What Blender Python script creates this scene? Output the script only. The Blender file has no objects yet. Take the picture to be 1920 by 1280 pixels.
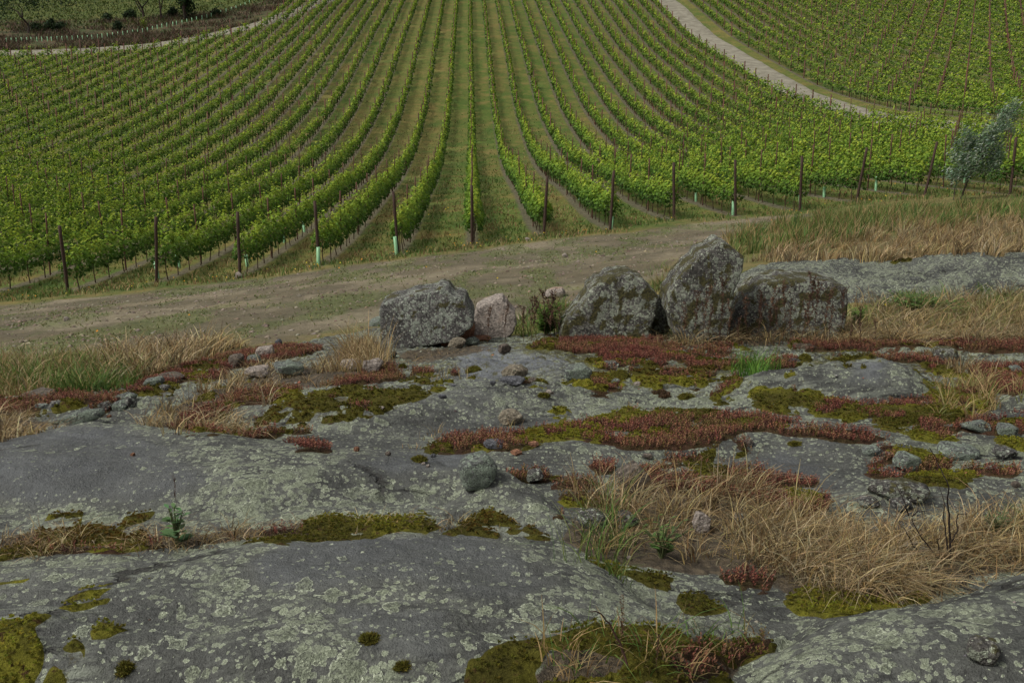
import bpy, math, random, time
import numpy as np
T0 = time.time()
R = math.radians
scene = bpy.context.scene
C = scene.collection
rng = np.random.default_rng(7)
random.seed(7)

# ------------------------------------------------------------------ camera
F = 1867.0; TH = R(2.3); P = R(15)
cam = bpy.data.objects.new('camera', bpy.data.cameras.new('camera')); C.objects.link(cam)
cam.data.sensor_width = 36.0; cam.data.lens = 36.0 * F / 1920.0
cam.data.clip_start = 0.05; cam.data.clip_end = 2000
cam.location = (0, 0, 0); cam.rotation_euler = (math.pi / 2 - P, 0, -TH)
scene.camera = cam
# ------------------------------------------------------------------ world + sun (bright overcast)
w = bpy.data.worlds.new('World'); scene.world = w; w.use_nodes = True
wn = w.node_tree; wn.nodes.clear()
sky = wn.nodes.new('ShaderNodeTexSky'); sky.sky_type = 'NISHITA'; sky.sun_disc = False
SUN_EL, SUN_AZ = R(52), R(-108)          # azimuth from +Y towards +X
sky.sun_elevation = SUN_EL; sky.sun_rotation = SUN_AZ
sky.air_density = 1.0; sky.dust_density = 4.0; sky.ozone_density = 1.0
bg = wn.nodes.new('ShaderNodeBackground'); bg.inputs[1].default_value = 0.08
ow = wn.nodes.new('ShaderNodeOutputWorld')
hs_ = wn.nodes.new('ShaderNodeHueSaturation'); hs_.inputs['Saturation'].default_value = .08      # cloud cover greys the sky
wn.links.new(sky.outputs[0], hs_.inputs['Color']); wn.links.new(hs_.outputs[0], bg.inputs[0]); wn.links.new(bg.outputs[0], ow.inputs[0])
sd_ = bpy.data.lights.new('sun', 'SUN'); sd_.energy = 1.5; sd_.angle = R(12); sd_.color = (1, .97, .88)
sun = bpy.data.objects.new('sun', sd_); C.objects.link(sun)
sun.rotation_euler = (math.pi / 2 - SUN_EL, 0, -SUN_AZ + math.pi)
scene.view_settings.view_transform = 'Standard'; scene.view_settings.look = 'None'
scene.view_settings.gamma = 1.0; scene.view_settings.exposure = 0.72
scene.render.engine = 'CYCLES'
try:
    scene.cycles.max_bounces = 5; scene.cycles.transparent_max_bounces = 4
except Exception: pass

# ------------------------------------------------------------------ projection maths
FW = np.array([math.sin(TH) * math.cos(P), math.cos(TH) * math.cos(P), -math.sin(P)])
RT = np.array([math.cos(TH), -math.sin(TH), 0.0])
UP = np.array([math.sin(TH) * math.sin(P), math.cos(TH) * math.sin(P), math.cos(P)])
def unproj(px, py, zc):
    px = np.asarray(px, float); py = np.asarray(py, float); zc = np.asarray(zc, float)
    return (px - 960)[..., None] / F * zc[..., None] * RT + (640 - py)[..., None] / F * zc[..., None] * UP + zc[..., None] * FW
def proj(W):
    z = np.maximum(W @ FW, 1e-3)
    return 960 + F * (W @ RT) / z, 640 - F * (W @ UP) / z, z

# ------------------------------------------------------------------ terrain surface (thin plate spline through surveyed points)
CTRL = [(0,1280,2.7),(480,1280,2.7),(960,1280,2.65),(1440,1280,2.75),(1920,1280,2.65),
(0,1050,3.5),(480,1050,3.45),(960,1050,3.45),(1440,1050,3.6),(1920,1050,3.6),
(0,870,4.7),(480,840,5.0),(960,813,5.3),(1440,813,5.3),(1920,813,5.2),
(0,740,7.0),(300,710,7.6),(600,685,7.9),(960,663,8.3),(1300,650,8.6),(1600,645,8.7),(1920,645,8.7),
(0,660,11.5),(300,640,11.8),(700,600,12.5),(960,600,11.5),(1250,570,12),(1500,580,11),(1920,560,10.8),
(0,600,18),(400,570,19),(700,540,19),(960,540,17),(1250,480,20),(1500,500,15),(1920,490,13.5),
(1300,450,27),(1500,430,24),(1920,430,21),(1700,400,30),
(122,548,29.5),(290,530,30.3),(448,520,30.9),(597,499,31.3),(744,478,32),(884,462,33),(1018,443,33.7),(1145,430,34.5),(1262,412,35.6),(1378,405,36.3),(1497,397,36.6),(1605,378,37.3),(1735,368,37),(1890,365,35.6),
(993,413,41.5),(970,360,52.7),(943,313,74),(933,253,92),(928,213,104),(922,143,121),(917,83,140),(909,0,183),
(1288,60,155.7),(1333,92,140),(1389,127,124.5),(1434,155,114.3),(1490,177,103.7),(1558,200,93.2),(1600,210,87.7),(1563,173,112),(1780,217,85),(1915,232,74),
(493,27,171),(423,43,165),(333,63,154),(263,70,151),(188,75,148),(113,78,145),(70,80,143),
(1920,0,180),(1500,0,180)]
CTRL = [(x, y + (1.05 * F / z if (x, y) in {(1288,60),(1333,92),(1389,127),(1434,155),(1490,177),(1558,200),(1600,210)} else 1.1 * F / z if (x, y) in {(493,27),(423,43),(333,63),(263,70),(188,75),(113,78),(70,80)} else 0), z) for x, y, z in CTRL]
WPT = unproj(*np.array(CTRL, float).T)
WCX = [(-80,330,30),(0,330,34),(80,330,34),(-330,330,20),(330,330,40),(-90,180,9),(-60,90,-5.5),(-30,50,-7.0),(-75,60,-6.5),(-200,150,2),(200,150,9),(90,100,-2),
(80,45,-2.5),(-45,25,-8.0),(-18,12,-4.9),(18,12,-1.7),(45,22,-1.8),(-12,4,-3),(12,4,-1.3),(0,.5,-1.55),(-4,1,-1.6),(4,1,-1.5),(0,-2,-1.5),
(-8,1,-2.2),(8,1,-1.4),(-25,5,-5.4),(25,5,-1.2),(50,10,-1.3),(-50,10,-8)]
WPT = np.vstack([WPT, np.array(WCX, float)])
def cc(X, Y): return X / (Y + 7) * 1.6, np.log(Y + 5)
def phi(r2): return np.where(r2 > 0, r2 * np.log(r2 + 1e-12) * .5, 0)
TA, TB = cc(WPT[:, 0], WPT[:, 1]); TN = len(WPT)
_K = phi((TA[:, None] - TA) ** 2 + (TB[:, None] - TB) ** 2) + np.eye(TN) * 2e-4
_Q = np.c_[np.ones(TN), TA, TB]
SOL = np.linalg.solve(np.block([[_K, _Q], [_Q.T, np.zeros((3, 3))]]), np.r_[WPT[:, 2], 0, 0, 0])
def H0(X, Y):
    X = np.asarray(X, float); Y = np.asarray(Y, float); sh = X.shape
    u, v = cc(X.ravel(), Y.ravel()); out = np.empty(u.size)
    for i in range(0, u.size, 60000):
        s = slice(i, i + 60000)
        out[s] = phi((u[s, None] - TA) ** 2 + (v[s, None] - TB) ** 2) @ SOL[:TN] + SOL[TN] + SOL[TN + 1] * u[s] + SOL[TN + 2] * v[s]
    return out.reshape(sh)

# ------------------------------------------------------------------ noise
def _hash(i, j, k, seed):
    n = (i.astype(np.int64) * 374761393 + j.astype(np.int64) * 668265263 + k.astype(np.int64) * 2147483647 + seed * 974634777) & 0xffffffff
    n = ((n ^ (n >> 13)) * 1274126177) & 0xffffffff
    n = ((n ^ (n >> 16)) * 2246822519) & 0xffffffff
    return ((n ^ (n >> 15)) & 0xffff) / 65535.0
def vnoise(x, y, z=None, seed=0):
    x = np.asarray(x, float); y = np.asarray(y, float)
    if z is None:
        i = np.floor(x); j = np.floor(y); fx = x - i; fy = y - j
        fx = fx * fx * (3 - 2 * fx); fy = fy * fy * (3 - 2 * fy); o = np.zeros_like(i)
        a = _hash(i, j, o, seed); b = _hash(i + 1, j, o, seed); c = _hash(i, j + 1, o, seed); d = _hash(i + 1, j + 1, o, seed)
        return (a + (b - a) * fx) * (1 - fy) + (c + (d - c) * fx) * fy
    i = np.floor(x); j = np.floor(y); k = np.floor(z); fx = x - i; fy = y - j; fz = z - k
    fx = fx * fx * (3 - 2 * fx); fy = fy * fy * (3 - 2 * fy); fz = fz * fz * (3 - 2 * fz)
    def pl(kk):
        a = _hash(i, j, kk, seed); b = _hash(i + 1, j, kk, seed); c = _hash(i, j + 1, kk, seed); d = _hash(i + 1, j + 1, kk, seed)
        return (a + (b - a) * fx) * (1 - fy) + (c + (d - c) * fx) * fy
    return pl(k) * (1 - fz) + pl(k + 1) * fz
def fbm(x, y, z=None, o=4, seed=0, g=.5):
    t = 0; am = 1; s = 0; f = 1
    for q in range(o):
        t = t + am * (vnoise(x * f, y * f, None if z is None else z * f, seed + q * 17) - .5); s += am; am *= g; f *= 2.03
    return t / s * 2
def ss(a, b, x):
    t = np.clip((x - a) / (b - a), 0, 1); return t * t * (3 - 2 * t)
def sdf(px, py, poly):
    """signed distance to polygon, positive inside"""
    poly = np.asarray(poly, float)
    best = np.full(px.shape, 1e18); ins = np.zeros(px.shape, bool)
    n = len(poly)
    for a in range(n):
        x0, y0 = poly[a]; x1, y1 = poly[(a + 1) % n]
        ex, ey = x1 - x0, y1 - y0; L = ex * ex + ey * ey + 1e-12
        t = np.clip(((px - x0) * ex + (py - y0) * ey) / L, 0, 1)
        dx = px - x0 - t * ex; dy = py - y0 - t * ey
        best = np.minimum(best, dx * dx + dy * dy)
        c = (y0 > py) != (y1 > py)
        ins ^= c & (px < (x1 - x0) * (py - y0) / (y1 - y0 + 1e-12) + x0)
    d = np.sqrt(best)
    return np.where(ins, d, -d)
def pdist(px, py, pts):
    best = np.full(px.shape, 1e18)
    for (x0, y0), (x1, y1) in zip(pts[:-1], pts[1:]):
        ex, ey = x1 - x0, y1 - y0; L = ex * ex + ey * ey + 1e-12
        t = np.clip(((px - x0) * ex + (py - y0) * ey) / L, 0, 1)
        best = np.minimum(best, (px - x0 - t * ex) ** 2 + (py - y0 - t * ey) ** 2)
    return np.sqrt(best)

def raycast(px, py, hf, dz=0.0, zmin=2.0, zmax=420):
    """distance along the view ray to a height function"""
    px = np.atleast_1d(np.asarray(px, float)); py = np.atleast_1d(np.asarray(py, float))
    zs = np.geomspace(zmin, zmax, 500)
    W = unproj(px[:, None] + 0 * zs, py[:, None] + 0 * zs, zs + 0 * px[:, None])
    d = W[..., 2] - hf(W[..., 0], W[..., 1]) - (dz[:, None] if np.ndim(dz) else dz)
    hit = d < 0; i = np.argmax(hit, 1); i = np.where(hit.any(1), np.maximum(i, 1), len(zs) - 1)
    r = np.arange(len(px)); d0 = d[r, i - 1]; d1 = d[r, i]
    t = np.clip(d0 / (d0 - d1 + 1e-9), 0, 1)
    z = zs[i - 1] + t * (zs[i] - zs[i - 1])
    return unproj(px, py, z), z

# ------------------------------------------------------------------ bedrock relief
ROCK = [(-900,900),(-500,790),(-200,760),(0,742),(150,735),(200,733),(250,710),(400,668),(560,643),(690,612),(720,600),(880,612),(960,632),(1060,628),(1240,636),(1600,636),(1920,632),(2500,628),(3200,700),(3200,1900),(-1400,1900)]
ROCKG = [(1340,560),(1360,510),(1390,498),(1470,490),(1600,485),(1680,488),(1920,492),(2300,500),(2300,575),(1920,560),(1700,572),(1600,575),(1390,565)]
def _slab(poly, dz):
    p = np.array(poly, float); cy = (p[:, 1].min() + p[:, 1].max()) / 2
    W, _ = raycast(p[:, 0], np.minimum(p[:, 1], 1500), H0, dz=np.where(p[:, 1] < cy, dz * .75, 0.0), zmin=1.2)
    return W[:, :2]
W_ROCK = _slab(ROCK, 0); W_ROCKG = _slab(ROCKG, .1)
SLABS = [  # outline, height, edge width
 ([(-600,1045),(0,1044),(130,1040),(330,1033),(470,1008),(600,997),(700,989),(850,991),(1000,1001),(1100,1017),(1165,1055),(1230,1110),(1300,1165),(1420,1180),(1500,1176),(1400,1240),(1330,1500),(-800,1500)], .15, .40),
 ([(1390,1290),(1420,1235),(1500,1172),(1600,1148),(1700,1138),(1860,1078),(1920,1068),(2400,1045),(2600,1500),(1300,1500)], .13, .35),
 ([(-600,850),(-100,825),(0,812),(200,786),(330,800),(480,816),(600,830),(800,850),(880,905),(950,905),(990,925),(1050,975),(1070,1002),(1020,985),(900,965),(700,955),(560,962),(480,982),(300,985),(100,968),(-600,990)], .11, .45),
 ([(830,985),(850,940),(880,915),(950,906),(1000,930),(1060,985),(1070,1008),(1000,1002),(920,985)], .07, .22),
 ([(1340,750),(1390,730),(1450,692),(1600,673),(1700,681),(1780,706),(1820,738),(1740,760),(1600,757),(1450,750)], .17, .5),
 ([(1400,662),(1470,646),(1600,651),(1720,653),(1830,661),(2000,656),(2300,650),(2300,690),(1850,687),(1740,675),(1600,668),(1480,670)], .09, .3),
 ([(740,702),(900,646),(1060,656),(1100,692),(1060,716),(900,708),(760,714)], .04, .3),
 ([(430,800),(520,738),(700,717),(1080,722),(1300,750),(1100,772),(900,792),(650,826),(470,812)], .06, .4),
 ([(1100,855),(1260,845),(1400,782),(1640,805),(1900,835),(1900,858),(1600,895),(1450,868),(1100,880),(900,880),(880,850)], .05, .3),
 ([(1530,965),(1560,905),(1900,892),(2300,885),(2300,1000),(1900,985),(1700,995),(1550,985)], .06, .3),
 ([(1858,772),(1880,747),(1920,732),(2100,727),(2100,800),(1920,785)], .10, .25),
 ([(0,800),(130,778),(200,760),(340,748),(300,790),(200,790)], .05, .2),
]
SLABS.append((ROCKG, .16, .9)); SLABS.append(([(1700,500),(1800,494),(2300,500),(2300,560),(1900,548),(1720,545)], .12, .6))
W_SL = [(_slab(p, h), h, wd) for p, h, wd in SLABS]
def relief(X, Y):
    wx = X + .10 * fbm(X * 1.3, Y * 1.3, seed=3) + .03 * fbm(X * 6, Y * 6, seed=4)
    wy = Y + .10 * fbm(X * 1.3, Y * 1.3, seed=5) + .03 * fbm(X * 6, Y * 6, seed=6)
    r = np.full(X.shape, -.05)
    for p, h, wd in W_SL:
        t = np.clip(sdf(wx, wy, p) / wd, 0, 1)
        r = r + h * (1 - (1 - t) ** 2.2) * (1 + .25 * fbm(X * 1.1, Y * 1.1, seed=9))
    # foliation ledges: long thin steps running across the slope
    u = (X * .25 + Y * 1.0); v = (X - Y * .3) * .35
    st = fbm(v * 2.2, u * 4.5, seed=21, o=4)
    led = np.abs(((st * 3.0) % 1) - .5) * 2
    mid = ss(4.6, 5.4, Y)
    r = r + (.010 + .030 * mid) * (led - .5) + .035 * fbm(X * .9, Y * .9, seed=30) + .012 * fbm(X * 4, Y * 5, seed=31) + .004 * fbm(X * 14, Y * 18, seed=32)
    return r
def Hrock(X, Y):
    s = np.maximum(sdf(X + .15 * fbm(X * 2, Y * 2, seed=40), Y + .15 * fbm(X * 2, Y * 2, seed=41), W_ROCK),
                   sdf(X + .15 * fbm(X * 2, Y * 2, seed=40), Y + .15 * fbm(X * 2, Y * 2, seed=41), W_ROCKG))
    return H0(X, Y) + relief(X, Y) + .09 - .42 * ss(.35, -.35, s), s
def Hground(X, Y, s=None):
    if s is None:
        s = np.maximum(sdf(X, Y, W_ROCK), sdf(X, Y, W_ROCKG))
    n = .05 * fbm(X * .55, Y * .55, seed=50) + .03 * fbm(X * 3, Y * 3, seed=51) + .012 * fbm(X * 11, Y * 11, seed=52)
    return H0(X, Y) + n * np.clip(30 / (Y + 10), .2, 1) - .5 * ss(.15, .7, s)

# ------------------------------------------------------------------ mesh helpers
def mk(name, V, Fq, mat, parent=None, cols=None, smooth=True, kind=None, attrs=None):
    me = bpy.data.meshes.new(name)
    V = np.asarray(V, np.float32); Fq = np.asarray(Fq, np.int32); n, k = Fq.shape
    me.vertices.add(len(V)); me.vertices.foreach_set('co', V.ravel())
    me.loops.add(n * k); me.loops.foreach_set('vertex_index', Fq.ravel())
    me.polygons.add(n); me.polygons.foreach_set('loop_start', np.arange(0, n * k, k, dtype=np.int32))
    try: me.polygons.foreach_set('loop_total', np.full(n, k, np.int32))
    except Exception: pass
    me.update(calc_edges=True)
    if smooth: me.polygons.foreach_set('use_smooth', np.ones(n, bool))
    if cols is not None:
        a = me.color_attributes.new('col', 'FLOAT_COLOR', 'POINT')
        c = np.ones((len(V), 4), np.float32); c[:, :cols.shape[1]] = cols; a.data.foreach_set('color', c.ravel())
    for an, av in (attrs or {}).items():
        a = me.color_attributes.new(an, 'FLOAT_COLOR', 'POINT')
        c = np.ones((len(V), 4), np.float32); c[:, :av.shape[1]] = av; a.data.foreach_set('color', c.ravel())
    me.materials.append(mat)
    o = bpy.data.objects.new(name, me); C.objects.link(o)
    if parent: o.parent = parent
    if kind: o['kind'] = kind
    return o
def tag(o, label, cat, group=None, kind=None):
    o['label'] = label; o['category'] = cat
    if group: o['group'] = group
    if kind: o['kind'] = kind
    return o
def empty(name, loc, rz=0):
    o = bpy.data.objects.new(name, None); C.objects.link(o); o.location = loc; o.rotation_euler = (0, 0, rz)
    o.empty_display_size = .2
    return o

# ------------------------------------------------------------------ node helpers
class NT:
    def __init__(s, name):
        s.m = bpy.data.materials.new(name); s.m.use_nodes = True; s.t = s.m.node_tree; s.t.nodes.clear()
    def n(s, typ, **kw):
        nd = s.t.nodes.new(typ)
        for k, v in kw.items():
            if k.startswith('i_'):
                key = k[2:]; nd.inputs[int(key) if key.isdigit() else key].default_value = v
            else: setattr(nd, k, v)
        return nd
    def l(s, a, b): s.t.links.new(a, b)
    def math(s, op, a, b=0.0, c=None, clamp=False):
        nd = s.n('ShaderNodeMath', operation=op, use_clamp=clamp)
        for i, x in enumerate([a, b] + ([c] if c is not None else [])):
            if hasattr(x, 'links'): s.l(x, nd.inputs[i])
            else: nd.inputs[i].default_value = x
        return nd.outputs[0]
    def mix(s, f, a, b, typ='MIX'):
        nd = s.n('ShaderNodeMix', data_type='RGBA', blend_type=typ)
        for i, x in ((0, f), (6, a), (7, b)):
            if hasattr(x, 'links'): s.l(x, nd.inputs[i])
            else: nd.inputs[i].default_value = (x if i == 0 else (*x, 1) if len(x) == 3 else x)
        return nd.outputs[2]
    def ramp(s, v, lo, hi):
        nd = s.n('ShaderNodeMapRange', clamp=True, interpolation_type='SMOOTHSTEP'); s.l(v, nd.inputs[0])
        nd.inputs[1].default_value = lo; nd.inputs[2].default_value = hi
        return nd.outputs[0]
    def noise(s, co, scale, det=4, rough=.6, dist=0):
        nd = s.n('ShaderNodeTexNoise', i_Scale=scale, i_Detail=det, i_Roughness=rough, i_Distortion=dist); s.l(co, nd.inputs['Vector'])
        return nd.outputs[0]
    def out(s, col, rough=.9, bump=None, bstr=.5, bdist=.01, spec=.3, trans=0.0, transcol=None):
        b = s.n('ShaderNodeBsdfPrincipled'); b.inputs['Specular IOR Level'].default_value = spec
        if hasattr(col, 'links'): s.l(col, b.inputs['Base Color'])
        else: b.inputs['Base Color'].default_value = (*col, 1)
        if hasattr(rough, 'links'): s.l(rough, b.inputs['Roughness'])
        else: b.inputs['Roughness'].default_value = rough
        if bump is not None:
            bp = s.n('ShaderNodeBump', i_Strength=bstr, i_Distance=bdist); s.l(bump, bp.inputs['Height']); s.l(bp.outputs[0], b.inputs['Normal'])
        o = s.n('ShaderNodeOutputMaterial')
        if trans > 0:
            tr = s.n('ShaderNodeBsdfTranslucent')
            if hasattr(col, 'links'): s.l(col, tr.inputs[0])
            else: tr.inputs[0].default_value = (*col, 1)
            mx = s.n('ShaderNodeMixShader', i_0=trans); s.l(b.outputs[0], mx.inputs[1]); s.l(tr.outputs[0], mx.inputs[2]); s.l(mx.outputs[0], o.inputs[0])
        else: s.l(b.outputs[0], o.inputs[0])
        return s.m
def attr_mat(name, rough=.8, spec=.25, trans=0.0, nscale=0, namp=.3):
    t = NT(name); a = t.n('ShaderNodeAttribute', attribute_name='col'); c = a.outputs[0]
    if nscale:
        tc = t.n('ShaderNodeTexCoord'); nz = t.noise(tc.outputs['Object'], nscale, 3)
        v = t.math('MULTIPLY_ADD', nz, namp * 2, 1 - namp)
        cb = t.n('ShaderNodeCombineColor'); [t.l(v, cb.inputs[i]) for i in range(3)]
        c = t.mix(1.0, c, cb.outputs[0], 'MULTIPLY')
    return t.out(c, rough, spec=spec, trans=trans)

def lichen_layer(t, co, col, scale, dens, cl, cr, thr=.44, seed=0.0):
    """round crustose lichen rosettes with paler rims"""
    ad = t.n('ShaderNodeVectorMath', operation='ADD'); t.l(co, ad.inputs[0]); ad.inputs[1].default_value = (seed, seed * 1.7, seed * .6)
    wn_ = t.n('ShaderNodeTexNoise', i_Scale=scale * 3.2, i_Detail=3.0); t.l(ad.outputs[0], wn_.inputs['Vector'])
    sb = t.n('ShaderNodeVectorMath', operation='SUBTRACT'); t.l(wn_.outputs['Color'], sb.inputs[0]); sb.inputs[1].default_value = (.5, .5, .5)
    sc = t.n('ShaderNodeVectorMath', operation='SCALE'); t.l(sb.outputs[0], sc.inputs[0]); sc.inputs['Scale'].default_value = .55 / scale
    a2 = t.n('ShaderNodeVectorMath', operation='ADD'); t.l(ad.outputs[0], a2.inputs[0]); t.l(sc.outputs[0], a2.inputs[1])
    v = t.n('ShaderNodeTexVoronoi', i_Scale=scale); t.l(a2.outputs[0], v.inputs['Vector'])
    sp = t.n('ShaderNodeSeparateColor'); t.l(v.outputs['Color'], sp.inputs[0])
    r = t.math('MULTIPLY', t.math('POWER', sp.outputs[0], 1.3), t.math('MULTIPLY', dens, thr))
    dd = t.math('SUBTRACT', r, v.outputs['Distance'])
    inside = t.ramp(dd, 0.0, .025)
    rim = t.math('SUBTRACT', 1.0, t.ramp(dd, .02, .11))
    ring = t.math('MULTIPLY', t.math('SINE', t.math('MULTIPLY', dd, 60.0)), .25)
    lc = t.mix(t.math('ADD', rim, ring, clamp=True), cl, cr)
    fine = t.ramp(t.noise(co, scale * 7, 3, .7), .38, .54)
    inside = t.math('MULTIPLY', inside, t.math('MULTIPLY_ADD', fine, .7, .3))
    amt = t.math('MULTIPLY', inside, t.math('MULTIPLY_ADD', sp.outputs[1], .5, .5))
    return t.mix(amt, col, lc), inside

def rock_mat(name, base=(.036, .037, .033), base2=(.078, .080, .071), lich=(.225, .25, .17), rim=(.44, .475, .35), dens=1.0, moss=0.0, masked=False, tint=None, speck=.5):
    t = NT(name); tc = t.n('ShaderNodeTexCoord'); co = tc.outputs['Object']
    n1 = t.noise(co, 2.3, 5, .65); n2 = t.noise(co, 70, 4, .75); n3 = t.noise(co, 9, 5, .65)
    mp = t.n('ShaderNodeMapping'); t.l(co, mp.inputs[0]); mp.inputs['Scale'].default_value = (3, 16, 16); mp.inputs['Rotation'].default_value = (0, 0, R(-14))
    n4 = t.noise(mp.outputs[0], 1.6, 5, .7)
    col = t.mix(t.ramp(n1, .35, .65), base, base2)
    col = t.mix(t.math('MULTIPLY', t.ramp(n4, .5, .72), .4), col, tuple(x * 1.75 for x in base2))
    col = t.mix(t.math('MULTIPLY', t.ramp(n2, .52, .75), speck), col, tuple(x * 2.3 for x in base2))
    col = t.mix(t.math('MULTIPLY', t.ramp(n2, .46, .28), .6), col, tuple(x * .4 for x in base))
    if masked:      # pale weathered bands along the foliation, on the farther slabs
        at0 = t.n('ShaderNodeAttribute', attribute_name='msk'); sp0 = t.n('ShaderNodeSeparateColor'); t.l(at0.outputs[0], sp0.inputs[0])
        mp2 = t.n('ShaderNodeMapping'); t.l(co, mp2.inputs[0]); mp2.inputs['Scale'].default_value = (1.6, 9, 9); mp2.inputs['Rotation'].default_value = (0, 0, R(-16))
        n5 = t.noise(mp2.outputs[0], 2.2, 7, .72)
        mp3 = t.n('ShaderNodeMapping'); t.l(co, mp3.inputs[0]); mp3.inputs['Scale'].default_value = (.55, 1.5, 1.5); mp3.inputs['Rotation'].default_value = (0, 0, R(-20))
        wv3 = t.n('ShaderNodeTexNoise', i_Scale=3.0, i_Detail=6.0, i_Roughness=.7); t.l(mp3.outputs[0], wv3.inputs['Vector'])
        mx3 = t.n('ShaderNodeMix', data_type='VECTOR'); mx3.inputs[0].default_value = .22; t.l(mp3.outputs[0], mx3.inputs[4]); t.l(wv3.outputs['Color'], mx3.inputs[5])
        vc = t.n('ShaderNodeTexVoronoi', feature='DISTANCE_TO_EDGE', i_Scale=1.15); t.l(mx3.outputs[1], vc.inputs['Vector'])
        crk = t.math('MULTIPLY', t.math('SUBTRACT', 1.0, t.ramp(vc.outputs['Distance'], .003, .012)), t.ramp(t.noise(co, 1.3, 3), .48, .58))
        col = t.mix(t.math('MULTIPLY', t.ramp(n5, .47, .60), t.math('MULTIPLY', sp0.outputs[2], 1.1, clamp=True)), col, (.24, .26, .205))
        col = t.mix(t.math('MULTIPLY', t.ramp(n5, .43, .38), .7), col, (.022, .022, .02))
    if masked:
        at = t.n('ShaderNodeAttribute', attribute_name='msk'); sp = t.n('ShaderNodeSeparateColor'); t.l(at.outputs[0], sp.inputs[0])
        soil, ld, bio = sp.outputs[0], sp.outputs[1], sp.outputs[2]
        D = t.math('MULTIPLY', ld, t.math('MULTIPLY_ADD', t.ramp(n1, .3, .62), .6, .55))
    else:
        soil = bio = None
        D = t.math('MULTIPLY', t.math('MULTIPLY_ADD', t.ramp(n1, .35, .6), .6, .5), dens)
    if not masked:      # coarse crystalline mottling of broken stone
        n6 = t.noise(co, 34, 5, .8); col = t.mix(t.math('MULTIPLY', t.ramp(n6, .52, .40), .75), col, tuple(x * .35 for x in base)); col = t.mix(t.math('MULTIPLY', t.ramp(n6, .56, .68), .6), col, tuple(x * 2.2 for x in base2))
    if masked: col = t.mix(t.math('MULTIPLY', t.math('SUBTRACT', 1.0, t.ramp(ld, .25, .75)), .7), col, t.mix(t.ramp(bio, .15, .5), t.mix(t.ramp(n3, .35, .65), (.050, .053, .056), (.082, .087, .092)), t.mix(t.ramp(n3, .35, .65), (.10, .107, .122), (.17, .18, .20))))  # barer rock is greyer; bluish sky sheen of the farther slabs painted into it
    # continuous thin crust
    crust = t.math('MULTIPLY', t.ramp(t.math('ADD', t.math('MULTIPLY', n3, .6), t.math('MULTIPLY', n2, .4)), .50, .60), t.ramp(D, .55, 1.15))
    col = t.mix(t.math('MULTIPLY', crust, .65 if masked else .4), col, tuple(x * .82 for x in lich))
    col, a1 = lichen_layer(t, co, col, 48 if masked else 62, D, lich, rim, .68, 3.1)
    col, a2 = lichen_layer(t, co, col, 22 if masked else 30, D, lich, rim, .64, 7.7)
    col, a3 = lichen_layer(t, co, col, 11.0 if masked else 15.0, D, tuple(x * .72 for x in lich), rim, .56, 1.3)
    nb = t.noise(co, 26, 4, .7)
    if masked:
        blk = t.math('MULTIPLY', t.ramp(t.math('ADD', nb, t.math('MULTIPLY', bio, .38)), .74, .84), .85)
        gm = t.mix(t.ramp(n3, .4, .6), (.035, .032, .012), (.09, .085, .018))
        col = t.mix(blk, col, gm)
        sm = t.ramp(t.math('ADD', soil, t.math('MULTIPLY', t.math('SUBTRACT', nb, .5), .9)), .38, .62)
        sc_ = t.mix(t.ramp(nb, .35, .65), (.032, .024, .015), (.095, .072, .044))
        col = t.mix(sm, col, sc_)
    if moss > 0:
        geo = t.n('ShaderNodeNewGeometry'); nb = t.noise(co, 14, 6, .75); sx = t.n('ShaderNodeSeparateXYZ'); t.l(geo.outputs['Normal'], sx.inputs[0])
        mm = t.math('ADD', t.math('MULTIPLY', nb, .5), t.math('ADD', t.math('MULTIPLY', t.noise(co, 6.5, 3), .8), t.math('MULTIPLY', sx.outputs[2], .04)))
        mk_ = t.ramp(mm, .86 - moss * .3, .92 - moss * .3)
        col = t.mix(mk_, col, t.mix(t.ramp(n2, .4, .6), (.03, .028, .010), (.085, .075, .022)))
    if tint: col = t.mix(t.math('MULTIPLY', t.ramp(t.noise(co, 4, 3), .5, .66), .7), col, tint)
    h = t.math('ADD', t.math('MULTIPLY', n2, .5), t.math('ADD', t.math('MULTIPLY', n3, 1.5), t.math('ADD', t.math('MULTIPLY', a2, .45), t.math('MULTIPLY', a3, .5))))
    h = t.math('ADD', h, t.math('MULTIPLY', t.noise(co, 180, 2), .3)); h = t.math('ADD', h, t.math('MULTIPLY', t.noise(co, 32, 4, .7), .9))
    rough = t.math('MULTIPLY_ADD', D, .40, .36) if masked else .85
    if masked:
        col = t.mix(t.math('MULTIPLY', crk, .85), col, (.016, .014, .011)); h = t.math('SUBTRACT', h, t.math('MULTIPLY', crk, 1.5))
    return t.out(col, rough, h, .9, .016 if masked else .03, spec=.33)

print('setup', time.time() - T0)

# ------------------------------------------------------------------ materials
M_ROCK = rock_mat('lichened_bedrock', masked=True)
M_STONE = rock_mat('mossy_stone', base=(.05, .046, .04), base2=(.15, .14, .125), lich=(.40, .44, .33), rim=(.58, .62, .48), dens=1.1, moss=.68, speck=.9)
M_STONE_G = rock_mat('grey_stone', base=(.05, .047, .043), base2=(.16, .15, .14), lich=(.38, .42, .34), rim=(.55, .59, .48), dens=1.1, moss=.46, speck=.9)
M_STONE_P = rock_mat('pale_stone', base=(.24, .20, .17), base2=(.36, .31, .27), lich=(.34, .33, .28), rim=(.42, .42, .36), dens=.35, moss=.0, tint=(.28, .18, .12), speck=.5)
M_STONE_T = rock_mat('tan_stone', base=(.17, .14, .10), base2=(.30, .26, .19), lich=(.30, .29, .22), rim=(.36, .36, .28), dens=.5, moss=.05, speck=.4)
M_STONE_B = rock_mat('brown_stone', base=(.09, .07, .055), base2=(.16, .13, .10), lich=(.24, .24, .18), rim=(.30, .31, .24), dens=.4, moss=.15)
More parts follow.
